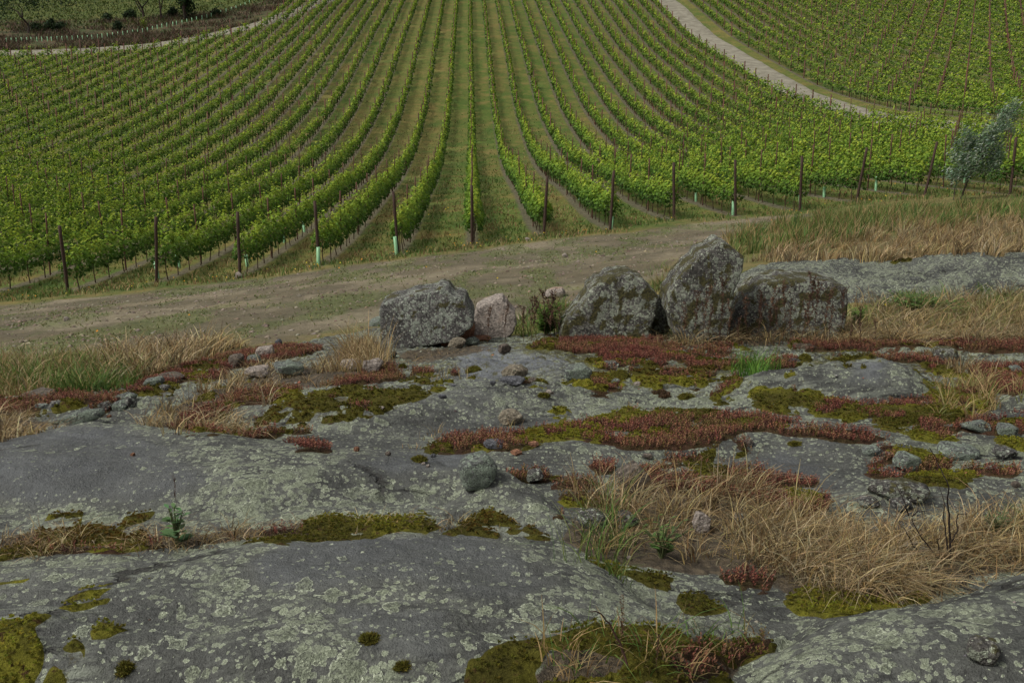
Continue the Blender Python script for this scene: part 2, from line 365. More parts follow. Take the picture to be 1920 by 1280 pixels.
M_STONE_L = rock_mat('lichened_stone', base=(.09, .095, .09), base2=(.16, .17, .15), lich=(.24, .29, .22), rim=(.36, .42, .33), dens=1.6, moss=.12)
M_STONE_O = rock_mat('rusty_stone', base=(.16, .07, .035), base2=(.24, .12, .07), dens=.1, moss=.0)
M_SLATE = rock_mat('slate_chip', base=(.06, .062, .07), base2=(.13, .13, .14), dens=.3)
def moss_mat():
    t = NT('moss'); a = t.n('ShaderNodeAttribute', attribute_name='col'); tc = t.n('ShaderNodeTexCoord'); co = tc.outputs['Object']
    n1 = t.noise(co, 130, 4, .75); n2 = t.noise(co, 22, 4, .65)
    v = t.math('MULTIPLY', t.math('MULTIPLY_ADD', n1, 2.0, 0.0), t.math('MULTIPLY_ADD', n2, 1.6, .2)); cb = t.n('ShaderNodeCombineColor'); [t.l(v, cb.inputs[i]) for i in range(3)]
    c = t.mix(1.0, a.outputs[0], cb.outputs[0], 'MULTIPLY'); c = t.mix(t.ramp(n2, .56, .68), c, (.055, .032, .014))
    return t.out(c, .95, t.math('ADD', n1, t.math('MULTIPLY', n2, 1.5)), 1.0, .012, spec=.08)
M_MOSS = moss_mat()
M_MOSSF = attr_mat('moss_fuzz', .95, .1, .45)
M_SED = attr_mat('stonecrop', .75, .25, .15)
M_GRASS = attr_mat('grass_blades', .7, .25, .25)
M_LEAF = attr_mat('vine_leaves', .65, .16, .35)
M_BARK = attr_mat('bark', .9, .2, 0, 30, .35)
M_POSTW = attr_mat('post', .85, .25, 0, 14, .45)
def _tube():
    t = NT('green_plastic'); return t.out((.30, .56, .31), .45, spec=.4, trans=.25)
M_TUBE = _tube()

def ground_mat():
    t = NT('ground'); tc = t.n('ShaderNodeTexCoord'); co = tc.outputs['Object']
    a = t.n('ShaderNodeAttribute', attribute_name='col'); n0 = t.noise(co, .35, 6, .7); m = t.n('ShaderNodeAttribute', attribute_name='gm')
    sp = t.n('ShaderNodeSeparateColor'); t.l(m.outputs[0], sp.inputs[0])
    n1 = t.noise(co, 1.1, 6, .65); n2 = t.noise(co, 7, 5, .7); n3 = t.noise(co, 45, 3, .7)
    f = t.math('MULTIPLY_ADD', t.math('ADD', t.math('MULTIPLY', n1, .35), t.math('ADD', t.math('MULTIPLY', n2, .4), t.math('MULTIPLY', n3, .35))), 2.9, -.6)
    cb = t.n('ShaderNodeCombineColor'); [t.l(f, cb.inputs[i]) for i in range(3)]
    col = t.mix(1.0, a.outputs[0], cb.outputs[0], 'MULTIPLY')
    # straw and green flecks in grassy parts
    g = sp.outputs[1]
    nf = t.noise(co, 3.2, 6, .75)
    col = t.mix(t.math('MULTIPLY', t.math('MULTIPLY', t.ramp(nf, .5, .66), g), .6), col, (.15, .115, .045))
    col = t.mix(t.math('MULTIPLY', t.math('MULTIPLY', t.ramp(nf, .5, .36), g), .65), col, (.045, .075, .014))
    col = t.mix(t.math('MULTIPLY', t.math('MULTIPLY', t.ramp(n0, .50, .64), g), .65), col, (.18, .135, .045))
    col = t.mix(t.math('MULTIPLY', t.math('MULTIPLY', t.ramp(n0, .47, .36), g), .6), col, (.05, .088, .018))
    # bare dark mulch strips below the vine rows (rows stand every 2.4 m)
    sx = t.n('ShaderNodeSeparateXYZ'); t.l(co, sx.inputs[0])
    xx = t.math('DIVIDE', t.math('SUBTRACT', sx.outputs[0], -.02), 2.4)
    fr = t.math('ABSOLUTE', t.math('SUBTRACT', xx, t.math('ROUND', xx)))
    fr = t.math('ADD', fr, t.math('MULTIPLY', t.math('SUBTRACT', n2, .5), .30))
    st = t.math('MULTIPLY', t.math('SUBTRACT', 1.0, t.ramp(fr, .065, .13)), sp.outputs[0])
    sc_ = t.mix(t.ramp(n2, .35, .65), (.055, .045, .030), (.145, .125, .090))
    col = t.mix(t.math('MULTIPLY', st, .85), col, sc_)
    h = t.math('ADD', t.math('MULTIPLY', n2, 1.0), t.math('MULTIPLY', n3, .4))
    return t.out(col, .95, h, .6, .05, spec=.15)
M_GROUND = ground_mat()
def road_mat():
    t = NT('gravel_road'); tc = t.n('ShaderNodeTexCoord'); co = tc.outputs['Object']
    n1 = t.noise(co, .8, 5, .7); n2 = t.noise(co, 9, 4, .7)
    col = t.mix(t.ramp(n1, .35, .65), (.16, .145, .11), (.25, .23, .18))
    col = t.mix(t.math('MULTIPLY', t.ramp(n2, .45, .7), .4), col, (.15, .14, .10))
    return t.out(col, .95, n2, .5, .05, spec=.15)
M_ROAD = road_mat()

# ------------------------------------------------------------------ vineyard layout (row k stands at X = 2.4 k)
S = 2.4; SP = 5.2
ENDS = {-5:(122,548),-4:(290,530),-3:(448,520),-2:(597,499),-1:(744,478),0:(884,462),1:(1018,443),2:(1145,430),3:(1262,412),4:(1378,405),5:(1497,397),6:(1605,378),7:(1735,368),8:(1890,365)}
YEND = {}
for k, (px, py) in ENDS.items():
    wv, _ = raycast(px, py, H0, zmin=20); YEND[k] = float(wv[0, 1])
    ENDS[k] = float(wv[0, 0])
for k in range(-34, -5): YEND[k] = YEND[-5] + (k + 5) * .55
for k in range(9, 15): YEND[k] = YEND[8] - (k - 8) * .5
for k in range(17, 46): YEND[k] = 52 - (k - 17) * .3
YFAR = {}
ZL = {-15:171,-16:167.5,-17:165,-18:157.5,-19:154,-20:152,-21:151,-22:149,-23:148,-24:145,-25:145,-26:143}
for k in YEND:
    YFAR[k] = 232.0 if k > -15 else (ZL.get(k, 143 + (k + 26) * 1.2) + 1.5)
_ks = sorted(k for k in YEND if k <= 14); _yk = np.array([YEND[k] for k in _ks]); _kx = np.array(_ks) * S
def yend_at(X): return np.interp(X, _kx, _yk)
_kf = sorted(k for k in YFAR if k <= 14); _yf = np.array([YFAR[k] for k in _kf])
def yfar_at(X): return np.interp(X, np.array(_kf) * S, _yf)

# ------------------------------------------------------------------ ground sheet
TRACK_PX = [(-500,660),(-300,600),(0,572),(120,562),(290,545),(450,528),(600,508),(745,488),(884,470),(1018,452),(1145,440),(1262,424),(1378,412),(1500,402),(1550,402),(1500,414),(1400,436),(1340,466),(1260,515),(1120,560),(1060,600),(880,606),(700,606),(560,640),(420,655),(250,664),(0,668),(-400,720)]
_w, _ = raycast(np.array(TRACK_PX, float)[:, 0], np.array(TRACK_PX, float)[:, 1], H0, zmin=4); W_TRACK = _w[:, :2]
NR, NC = 780, 760
gy = np.geomspace(.7, 430, NR)
tt = np.linspace(-1, 1, NC); tt = np.sign(tt) * (.72 * np.abs(tt) + .42 * np.abs(tt) ** 4)
GX = tt[None, :] * (gy[:, None] + 2.0); GY = np.repeat(gy[:, None], NC, 1)
near = GY < 20
SG = np.full(GX.shape, -9.0)
SG[near] = np.maximum(sdf(GX[near], GY[near], W_ROCK), sdf(GX[near], GY[near], W_ROCKG))
GZ = Hground(GX, GY, SG)
gpx, gpy, gz_ = proj(np.stack([GX, GY, GZ], -1).reshape(-1, 3)); gpx = gpx.reshape(GX.shape); gpy = gpy.reshape(GX.shape)
wob = .8 * fbm(GX * .5, GY * .5, seed=60) + .35 * fbm(GX * 2, GY * 2, seed=61)
TRK = ss(-.6, .5, sdf(GX, GY, W_TRACK) + wob)
VY = ss(-1.0, .8, GY - yend_at(GX) + wob) * (GX < 35.2) * ss(6, 1, GY - yfar_at(GX))
VY2 = ss(38.5, 39.5, GX) * ss(45, 50, GY)
V_ = np.clip(VY + VY2, 0, 1)
def L3(a, b, f): return a + (b - a) * f[..., None]
nA = ss(.35, .65, .5 + .5 * fbm(GX * .35, GY * .18, seed=70)); nB = ss(.4, .62, .5 + .5 * fbm(GX * 1.7, GY * 1.7, seed=71, o=5))
green = np.array([.062, .088, .020]); tan = np.array([.165, .125, .052]); dirt = np.array([.105, .088, .058]); dirt2 = np.array([.18, .15, .102]); soil = np.array([.09, .065, .045])
# alternate alleys lean green and straw, as in the photo
al = np.floor(GX / S).astype(int); alt = _hash(al, al * 0, al * 0, 5)
vine_c = L3(np.array([.066, .108, .018]), np.array([.145, .120, .036]), np.clip(.30 * (alt > .5) + .25 * nB + .35 * nA - .08, 0, 1))
grass_c = L3(green, tan, nB * .6 + .2 * nA)
dirt_c = L3(L3(dirt, dirt2, ss(.42, .72, .5 + .5 * fbm(GX * .9, GY * .45, seed=73, o=5))), green * 1.1, np.clip(ss(.47, .66, .5 + .5 * fbm(GX * 1.5, GY * .42, seed=74, o=5)) * .5, 0, 1))
dry_c = L3(np.array([.19, .13, .07]), np.array([.12, .10, .04]), nB)
col = grass_c * 1.0
dryr = ss(-20, 20, sdf(gpx, gpy, [(1380,500),(1500,478),(1600,458),(1800,430),(2000,420),(2100,500),(1900,492)]))
col = L3(col, dry_c, dryr)
dryl = ss(-20, 20, sdf(gpx, gpy, [(150,690),(400,640),(480,650),(330,700),(240,730)]))
col = L3(col, dry_c, dryl * .8)
col = L3(col, dirt_c, TRK)
col = L3(col, vine_c, V_ * (1 - TRK))
# beyond the left vineyard: road verge, dead brush bank, then pasture
far = (GX < -14) * ss(3, 7, GY - yfar_at(GX))
brown = ss(0, 6, GY - yfar_at(GX) - 9 + wob * 2) * ss(50, 34, GY - yfar_at(GX) + wob * 12)
past = L3(np.array([.075, .098, .020]), np.array([.045, .062, .014]), nB * .8)
col = L3(col, past * .95, far); col = L3(col, L3(np.array([.075, .05, .033]), np.array([.035, .045, .018]), nB), far * brown)
edge14 = ss(34.6, 35.2, GX) * ss(39.6, 38.8, GX) * ss(50, 60, GY); col = L3(col, green * 1.2, edge14 * .8)
stripm = V_ * (1 - TRK); gm = np.stack([stripm, np.clip(1 - TRK * .85, 0, 1) * (1 - far * .5), far], -1)
col = np.clip(col, .005, 1)
idx = np.arange(NR * NC).reshape(NR, NC)
quad = np.stack([idx[:-1, :-1], idx[:-1, 1:], idx[1:, 1:], idx[1:, :-1]], -1).reshape(-1, 4)
GV = np.stack([GX, GY, GZ], -1).reshape(-1, 3)
def submesh(name, sel, V, mat, cols=None, attrs=None, **kw):
    q = quad_sel = sel
    used = np.unique(q); mp = np.full(len(V), -1); mp[used] = np.arange(len(used))
    return mk(name, V[used], mp[q], mat, cols=None if cols is None else cols[used], attrs=None if attrs is None else {a: b[used] for a, b in attrs.items()}, **kw)
fc = TRK[:-1, :-1].reshape(-1) > .5
deep = (SG[:-1, :-1].reshape(-1) > 1.2)
o = submesh('ground', quad[~fc & ~deep], GV, M_GROUND, col.reshape(-1, 3), {'gm': gm.reshape(-1, 3)}, kind='structure')
o = submesh('dirt_track', quad[fc & ~deep], GV, M_GROUND, col.reshape(-1, 3), {'gm': gm.reshape(-1, 3)}, kind='structure')
def hg(X, Y):      # bilinear lookup on the ground sheet
    X = np.asarray(X, float); Y = np.asarray(Y, float)
    r = np.log(np.clip(Y, .71, 429) / .7) / math.log(430 / .7) * (NR - 1)
    i = np.clip(r.astype(int), 0, NR - 2); f = (Y - gy[i]) / (gy[i + 1] - gy[i])
    def at(ii):
        t = X / (gy[ii] + 2.0); j = np.clip(np.searchsorted(tt, t) - 1, 0, NC - 2)
        g = np.clip((t - tt[j]) / (tt[j + 1] - tt[j]), 0, 1); return GZ[ii, j] * (1 - g) + GZ[ii, j + 1] * g
    return at(i) * (1 - f) + at(i + 1) * f
# gravel roads
def road(name, pts, wd):
    pts = np.array(pts, float); d = np.gradient(pts, axis=0); nrm = np.stack([-d[:, 1], d[:, 0]], -1); nrm /= np.linalg.norm(nrm, axis=1)[:, None]
    n = 9; offs = np.linspace(-.5, .5, n)
    wv = wd * (1 + .12 * fbm(pts[:, 1] * .15, pts[:, 0] * 0, seed=81))
    XY = pts[:, None, :] + nrm[:, None, :] * (offs[None, :, None] * wv[:, None, None])
    XY[:, 0] += nrm * (.4 * fbm(pts[:, 1] * .5, pts[:, 0] * .5, seed=82))[:, None]; XY[:, -1] += nrm * (.4 * fbm(pts[:, 1] * .5, pts[:, 0] * .5, seed=83))[:, None]
    Z = hg(XY[..., 0], XY[..., 1]) + .10; Z[:, 0] -= .2; Z[:, -1] -= .2
    V = np.concatenate([XY, Z[..., None]], -1).reshape(-1, 3); ii = np.arange(len(V)).reshape(len(pts), n)
    q = np.stack([ii[:-1, :-1], ii[:-1, 1:], ii[1:, 1:], ii[1:, :-1]], -1).reshape(-1, 4)
    if (np.cross(V[q[0, 1]] - V[q[0, 0]], V[q[0, 2]] - V[q[0, 0]]))[2] < 0: q = q[:, ::-1]
    return mk(name, V, q, M_ROAD, kind='structure')
yy = np.arange(66, 300, 1.0)
road('gravel_road', np.stack([37.05 + .25 * np.sin(yy * .06), yy], -1), 4.1)
lx = np.arange(-36, 0) * S
rp = [(x, float(yfar_at(np.array(x))) + 4.2) for x in np.arange(-84, -35.9, 1.2)] + [(-35 + i * .35, 176.5 + i * 1.2) for i in range(60)]
rp = np.array(rp); ker = np.ones(7) / 7
rp = np.stack([np.convolve(np.pad(rp[:, q], 3, 'edge'), ker, 'valid') for q in (0, 1)], -1)
road('gravel_road', rp, 5.0)

# ------------------------------------------------------------------ bedrock sheet
RR, RC = 820, 1150
ry = np.geomspace(.7, 17, RR)
t2 = np.linspace(-1, 1, RC); t2 = np.sign(t2) * (.60 * np.abs(t2) + .35 * np.abs(t2) ** 4)
RX = t2[None, :] * (ry[:, None] + 1.5); RY = np.repeat(ry[:, None], RC, 1)
RZ, RS = Hrock(RX, RY)
def hr(X, Y):
    X = np.asarray(X, float); Y = np.asarray(Y, float)
    r = np.log(np.clip(Y, .71, 16.9) / .7) / math.log(17 / .7) * (RR - 1)
    i = np.clip(r.astype(int), 0, RR - 2); f = (Y - ry[i]) / (ry[i + 1] - ry[i])
    def at(ii):
        t = X / (ry[ii] + 1.5); j = np.clip(np.searchsorted(t2, t) - 1, 0, RC - 2)
        g = np.clip((t - t2[j]) / (t2[j + 1] - t2[j]), 0, 1); return RZ[ii, j] * (1 - g) + RZ[ii, j + 1] * g
    return at(i) * (1 - f) + at(i + 1) * f
def htop(X, Y):
    X = np.asarray(X, float); Y = np.asarray(Y, float)
    return np.where(Y < 16.9, np.maximum(hr(X, np.minimum(Y, 16.9)), hg(X, Y)), hg(X, Y))
def drop(px, py, zmin=1.5):
    wv, z = raycast(px, py, htop, zmin=zmin); return wv[0], float(z[0])
rpx, rpy, rz_ = proj(np.stack([RX, RY, RZ], -1).reshape(-1, 3)); rpx = rpx.reshape(RX.shape); rpy = rpy.reshape(RX.shape); rz_ = rz_.reshape(RX.shape)
pw = .085 * F / rz_      # 5.5 cm of edge wobble, in photo pixels at that distance
WX = rpx + pw * (fbm(RX * 2.2, RY * 2.2, seed=90, o=5) * 1.6); WY = rpy + pw * .45 * (fbm(RX * 2.2, RY * 2.2, seed=91, o=5) * 1.6)
def region(polys, soft=7):
    m = np.zeros(RX.shape)
    for p in polys:
        p = np.array(p, float)
        s = (WX > p[:, 0].min() - 30) & (WX < p[:, 0].max() + 30) & (WY > p[:, 1].min() - 30) & (WY < p[:, 1].max() + 30)
        if not s.any(): continue
        # measured along the slope: vertical pixels count double because the rock is seen at a shallow angle
        q = p.copy(); q[:, 1] *= 2.0
        d = sdf(WX[s], WY[s] * 2.0, q); m[s] = np.maximum(m[s], ss(-soft, soft, d))
    return m
MOSS = [
 [(505,790),(518,755),(560,742),(640,730),(700,735),(780,728),(828,732),(800,744),(775,762),(740,772),(700,777),(640,784),(560,797)],
 [(900,845),(960,822),(1060,805),(1110,782),(1180,765),(1290,765),(1370,768),(1300,800),(1200,812),(1130,838),(1040,833)],
 [(795,838),(830,822),(870,826),(860,843)],[(930,812),(1000,800),(1040,806),(1000,822)],
 [(1388,757),(1425,727),(1500,733),(1560,748),(1640,755),(1750,765),(1860,775),(1790,792),(1690,790),(1640,787),(1550,779),(1450,771)],
 [(1625,800),(1660,784),(1720,786),(1775,802),(1750,813),(1690,814)],
 [(1335,742),(1380,717),(1402,712),(1385,737),(1370,752),(1340,753)],
 [(1190,705),(1280,695),(1340,692),(1410,690),(1350,715),(1310,738),(1280,722),(1210,722)],
 [(1672,905),(1700,888),(1750,880),(1800,886),(1822,899),(1790,909),(1720,907)],
 [(1455,930),(1470,903),(1516,910),(1520,932),(1480,940)],
 [(60,1000),(75,965),(145,960),(152,985),(200,978),(260,985),(310,990),(300,1012),(100,1015)],
 [(240,985),(262,962),(292,955),(280,970),(255,985)],
 [(540,992),(565,968),(640,957),(760,966),(808,976),(790,988),(700,992)],
 [(452,1022),(540,1000),(640,992),(700,995),(690,1006),(640,1012),(540,1030),(480,1028)],
 [(820,988),(870,960),(920,968),(1032,985),(1038,1000),(960,998)],
 [(890,1300),(905,1252),(960,1228),(1040,1205),(1100,1175),(1140,1158),(1200,1160),(1290,1172),(1330,1200),(1400,1185),(1440,1200),(1400,1250),(1380,1300)],
 [(1120,1035),(1180,1048),(1230,1058),(1268,1082),(1258,1112),(1225,1108),(1180,1078),(1135,1060)],
 [(1278,1132),(1282,1114),(1330,1113),(1378,1130),(1350,1144),(1300,1145)],
 [(1472,1105),(1520,1098),(1600,1110),(1700,1115),(1660,1142),(1580,1150),(1520,1135)],
 [(-60,1260),(-40,1150),(40,1145),(105,1128),(90,1152),(40,1180),(62,1250),(30,1320),(-60,1320)],
 [(62,1300),(98,1228),(130,1208),(162,1235),(185,1300)],[(160,1192),(168,1170),(190,1172),(228,1190),(200,1207),(170,1212)],
 [(125,1118),(150,1098),(185,1095),(170,1112)],[(105,1140),(185,1118),(180,1128),(130,1150)],[(165,1082),(210,1073),(205,1082)],[(225,1090),(262,1078),(240,1092)],[(5,1085),(70,1072),(60,1078)],
 [(268,707),(330,692),(412,675),(385,692),(300,710)],
 [(1720,680),(1780,690),(1830,718),(1790,710),(1740,698)],[(1545,672),(1570,665),(1620,668),(1645,676),(1560,677)],
 [(1850,832),(1880,815),(1960,812),(1960,850),(1860,840)],[(1665,492),(1690,480),(1712,491)],
 [(1005,648),(1015,635),(1060,633),(1062,650),(1020,655)],[(1080,670),(1120,668),(1150,682),(1110,684)],
 [(1110,1062),(1135,1050),(1150,1062)],[(1640,732),(1700,722),(1760,735),(1700,745),(1660,745)][:0] or [(1690,760),(1740,738),(1800,722),(1850,740),(1850,765),(1780,775)],
 [(1560,788),(1580,778),(1600,790)],[(1100,705),(1160,700),(1180,722),(1120,728)],
 [(1030,780),(1050,772),(1075,778),(1060,788)],[(480,800),(500,790),(520,800),(500,810)],
]
SEDUM = [
 [(1055,650),(1060,630),(1220,632),(1260,645),(1290,660),(1380,648),(1395,655),(1300,672),(1250,690),(1200,690),(1150,685),(1100,676)],
 [(1120,690),(1200,688),(1300,672),(1420,675),(1400,692),(1300,700),(1200,706)],
 [(1425,678),(1445,668),(1482,670),(1490,682),(1430,690)],
 [(792,835),(830,822),(870,812),(950,806),(1060,792),(1180,782),(1300,770),(1400,775),(1450,793),(1520,795),(1622,812),(1600,823),(1500,820),(1420,818),(1330,828),(1180,842),(1100,835),(1000,832),(900,845),(810,843)],
 [(1258,862),(1300,846),(1330,830),(1400,832),(1408,850),(1380,860),(1300,868)],
 [(1165,900),(1180,885),(1260,878),(1340,868),(1440,882),(1537,900),(1535,930),(1500,965),(1440,950),(1350,930),(1250,925)],
 [(1602,872),(1640,850),(1700,845),(1760,842),(1830,865),(1912,880),(1890,888),(1790,886),(1720,892),(1660,897),(1610,887)],
 [(1795,805),(1830,785),(1920,775),(2000,775),(2000,805),(1850,818)],[(1610,838),(1640,828),(1700,832),(1720,842),(1650,845)],
 [(-200,775),(-150,745),(60,742),(150,738),(175,745),(100,765),(0,777)],
 [(190,738),(260,707),(300,710),(400,680),(430,662),(500,655),(600,650),(590,668),(500,678),(400,702),(330,712),(262,732),(160,785),(125,782)],
 [(335,815),(350,780),(380,765),(440,738),(500,738),(560,730),(545,748),(500,768),(440,775),(420,798),(380,818)],
 [(450,817),(480,805),(560,803),(578,812),(520,826),(470,823)],[(535,849),(560,838),(602,838),(590,849)],
 [(755,709),(780,698),(806,701),(790,709)],[(822,703),(840,695),(862,695),(850,704)],
 [(932,895),(960,876),(1002,888),(990,905),(945,907)],[(1008,912),(1030,900),(1060,898),(1102,910),(1065,922),(1015,924)],
 [(1015,950),(1030,938),(1080,936),(1115,942),(1085,968),(1030,970)],[(1083,878),(1110,868),(1148,876),(1130,887),(1090,886)],
 [(-100,1038),(50,1012),(170,1022),(300,1018),(330,1028),(170,1036),(0,1042)],[(480,995),(540,985),(560,992),(500,1005)],
 [(1480,648),(1640,638),(1850,640),(2100,636),(2100,655),(1850,656),(1700,651),(1560,652)],
 [(1620,668),(1660,662),(1760,668),(1795,690),(1740,682)],[(1820,700),(1860,688),(1960,688),(1960,722),(1890,742),(1850,730)],
 [(1540,760),(1600,752),(1640,758),(1740,770),(1700,790),(1600,780)],[(1690,812),(1780,800),(1800,790),(1790,812),(1730,820)],
 [(1350,1070),(1400,1060),(1440,1075),(1430,1100),(1370,1100)],[(1290,1218),(1350,1205),(1430,1190),(1395,1262),(1320,1270)],
 [(640,710),(720,690),(740,712),(680,722),(600,730)],[(690,905),(760,900)][:0] or [(1290,690),(1350,684),(1352,700)],
]
THATCH = [
 [(290,795),(320,755),(400,720),(470,692),(540,682),(640,690),(700,678),(720,705),(650,722),(560,728),(500,745),(430,782),(400,802),(330,805)],
 [(1060,1000),(1090,945),(1150,930),(1190,895),(1290,925),(1400,905),(1450,950),(1560,965),(1700,1000),(1850,985),(2100,980),(2100,1062),(1860,1068),(1750,1092),(1650,1135),(1500,1115),(1400,1070),(1300,1065),(1180,1045)],
 [(1000,1300),(1080,1200),(1300,1190),(1425,1180),(1390,1300)],
 [(-100,1042),(0,1000),(100,990),(330,1000),(500,985),(560,975),(700,985),(500,1005),(330,1032)],
 [(1690,775),(1800,728),(1850,720),(1870,780),(1800,795)],[(-200,830),(-200,780),(60,778),(110,790),(60,812)],
 [(600,700),(650,640),(712,630),(725,700),(670,714)],[(1200,655),(1260,640),(1400,632),(1600,625),(2100,610),(2100,650),(1600,648),(1400,648)],
 [(740,660),(890,642),(940,650),(860,668),(760,690)],
]
mMoss = region(MOSS, 12); mSed = region(SEDUM, 16); mTh = region(THATCH, 14)
brk = .5 + .5 * fbm(RX * 3.1, RY * 4.2, seed=95, o=4)         # breaks the mats up, moss against stonecrop
brk2 = .5 + .5 * fbm(RX * 7, RY * 8, seed=96, o=4)
mMoss = mMoss * ss(.22, .5, brk2); both = np.minimum(mMoss, mSed)
mSed = mSed * ss(.26, .42, brk2[::-1]) * (1 - both * ss(.52, .46, brk)); mMoss = mMoss * (1 - both * ss(.46, .52, brk))
swp = .5 + .5 * fbm(RX * 5, RY * 5.5, seed=97, o=4)
a_m = mMoss * ss(.60, .66, swp) * ss(4.4, 4.8, RY); a_s = mSed * ss(.40, .35, swp)
mMoss, mSed = np.clip(mMoss - a_m + a_s * .9, 0, 1), np.clip(mSed - a_s + a_m * .9, 0, 1)
spk = .5 + .5 * fbm(RX * 6, RY * 9, seed=99, o=4); midz = ss(5.2, 6.2, RY) * ss(9.2, 8.6, RY) * ss(.45, .6, .5 + .5 * fbm(RX * 1.1, RY * 1.6, seed=106))
mMoss = np.maximum(mMoss, ss(.66, .72, spk) * midz * .8)
edge = ss(-.05, -.2, RS)      # outside the rock
soilm = np.clip(np.maximum.reduce([mTh * .9, mSed * .95, region(SEDUM, 30) * .38, region(MOSS, 26) * .36]), 0, 1)
BARE = [[(560,1010),(700,995),(900,995),(1000,1040),(1080,1110),(1000,1140),(760,1110),(500,1110),(480,1060)],
 [(-100,820),(200,800),(330,830),(420,900),(300,940),(100,950),(-100,930)],[(880,650),(1060,655),(1080,700),(940,712),(860,700)],
 [(640,850),(880,840),(870,880),(700,890),(600,870)],[(1290,900),(1560,820),(1480,850),(1560,900),(1400,880)],[(640,1130),(900,1140),(880,1270),(700,1230)],[(1440,760),(1470,740)][:0] or [(1600,690),(1660,690),(1650,720),(1590,715)]]
bare = region(BARE, 45)
lich = np.clip(.95 + .5 * fbm(RX * .8, RY * .8, seed=98) - .62 * bare, .12, 1.4)
bio = np.clip(region(MOSS, 60) * .7 + ss(5.0, 7.0, RY) * ss(10.5, 9.5, RY) * .6, 0, 1)
msk = np.stack([soilm, lich, bio], -1)
rq = np.arange(RR * RC).reshape(RR, RC); rq = np.stack([rq[:-1, :-1], rq[:-1, 1:], rq[1:, 1:], rq[1:, :-1]], -1).reshape(-1, 4)
RV = np.stack([RX, RY, RZ], -1).reshape(-1, 3)
keep = (RS[:-1, :-1].reshape(-1) > -.45)
submesh('bedrock', rq[keep], RV, M_ROCK, None, {'msk': msk.reshape(-1, 3)}, kind='structure')

# ------------------------------------------------------------------ moss mats and stonecrop mats on the rock
cush = .5 + .5 * fbm(RX * 9, RY * 9, seed=100, o=4); cush2 = .5 + .5 * fbm(RX * 28, RY * 28, seed=101, o=3)
def mat_sheet(name, m, thick, c0, c1, c2, mat, label, cat):
    th = (m - .3) * thick * (.35 + .9 * cush + .22 * cush2)
    Z = RZ + th * (.45 + .55 * ss(3.6, 5.5, RY))
    f = (m[:-1, :-1] > .25) | (m[1:, 1:] > .25) | (m[1:, :-1] > .25) | (m[:-1, 1:] > .25)
    f = f & (RS[:-1, :-1] > -.4)
    a = ss(.4, .62, .5 + .5 * fbm(RX * 1.6, RY * 2.2, seed=103)); b = ss(.35, .65, cush2)
    c = L3(L3(c0, c1, a), c2, b * .5)
    V = np.stack([RX, RY, Z], -1).reshape(-1, 3)
    o = submesh(name, rq[f.reshape(-1)], V, mat, c.reshape(-1, 3)); tag(o, label, cat, kind='stuff'); return o
brown_m = region([[(0,960),(330,960),(330,1020),(0,1030)],[(840,960),(1040,975),(1040,1002),(850,1000)],[(1100,685),(1420,690),(1400,710),(1100,720)],[(950,800),(1000,795),(990,815)],[(500,760),(560,755),(560,800),(500,800)]], 40)
mossc0 = np.array([.072, .066, .012]); mossc1 = np.array([.145, .138, .018]); mossc2 = np.array([.045, .040, .012]); 
mat_sheet('moss', mMoss * 1.0, .036, mossc0, mossc1, mossc2, M_MOSS, 'yellow green moss mats spreading over the lichened bedrock', 'moss')
mat_sheet('stonecrop_soil', mSed * .9, .022, np.array([.045, .028, .018]), np.array([.065, .035, .022]), np.array([.05, .045, .015]), M_MOSS, 'dark crumbly humus under the red stonecrop mats', 'soil')

def pick(m, dens, seed):
    """random points on the rock sheet, dens per square metre where m=1; thinned by distance outside the photo"""
    r = np.random.default_rng(seed)
    dy = np.gradient(ry)[:, None]; dx = np.gradient(t2)[None, :] * (ry[:, None] + 1.5)
    vis = (rpx > -160) & (rpx < 2080) & (rpy < 1420)
    n = r.poisson(np.clip(m, 0, 1) * dens * dx * dy * np.where(vis, 1, .15))
    i, j = np.nonzero(n); k = n[i, j]; i = np.repeat(i, k); j = np.repeat(j, k)
    X = RX[i, j] + (r.random(len(i)) - .5) * dx[i, j]; Y = RY[i, j] + (r.random(len(i)) - .5) * dy[i, 0]
    return X, Y, i, j, r

# moss fuzz: tiny upright three-sided tufts
def spikes(name, X, Y, Z, h, wd, cols, mat, label, cat, nb=3, r=None, spread=.6):
    n = len(X); V = []; Fq = []; 
    az = r.random((n, nb)) * 6.283; ln = r.random((n, nb)) * spread
    dx = np.cos(az); dy = np.sin(az)
    base = np.stack([X, Y, Z], -1)[:, None, :]
    tip = base + np.stack([dx * ln, dy * ln, 1 - .4 * ln], -1) * h[:, None, None]
    side = None if np.ndim(wd) else np.stack([-dy, dx, dx * 0], -1) * (wd * .5)
    if np.ndim(wd): side = np.stack([-dy, dx, dx * 0], -1) * (wd[:, None, None] * .5)
    off = np.stack([dx, dy, dx * 0], -1) * h[:, None, None] * .15
    a = base + off - side; b = base + off + side
    V = np.stack([a, b, tip], 2).reshape(-1, 3); Fq = np.arange(len(V)).reshape(-1, 3)
    o = mk(name, V, Fq, mat, cols=np.repeat(cols, nb * 3, 0), smooth=False)
    if label: tag(o, label, cat, kind='stuff')
    return o
def jit(base, n, r, v=.3, h=.12):
    base = np.atleast_2d(base)
    c = base * (1 + (r.random((n, 1)) - .5) * 2 * v) * (1 + (r.random((n, 3)) - .5) * 2 * h); return np.clip(c, .002, 1)
X, Y, i, j, r = pick(ss(.35, .7, mMoss), 5200, 200)
a_ = ss(.4, .62, .5 + .5 * fbm(X * 1.6, Y * 2.2, seed=103))
cl = L3(mossc0, mossc1, a_); cl = L3(cl, np.array([.085, .045, .012]), brown_m[i, j] * .7)
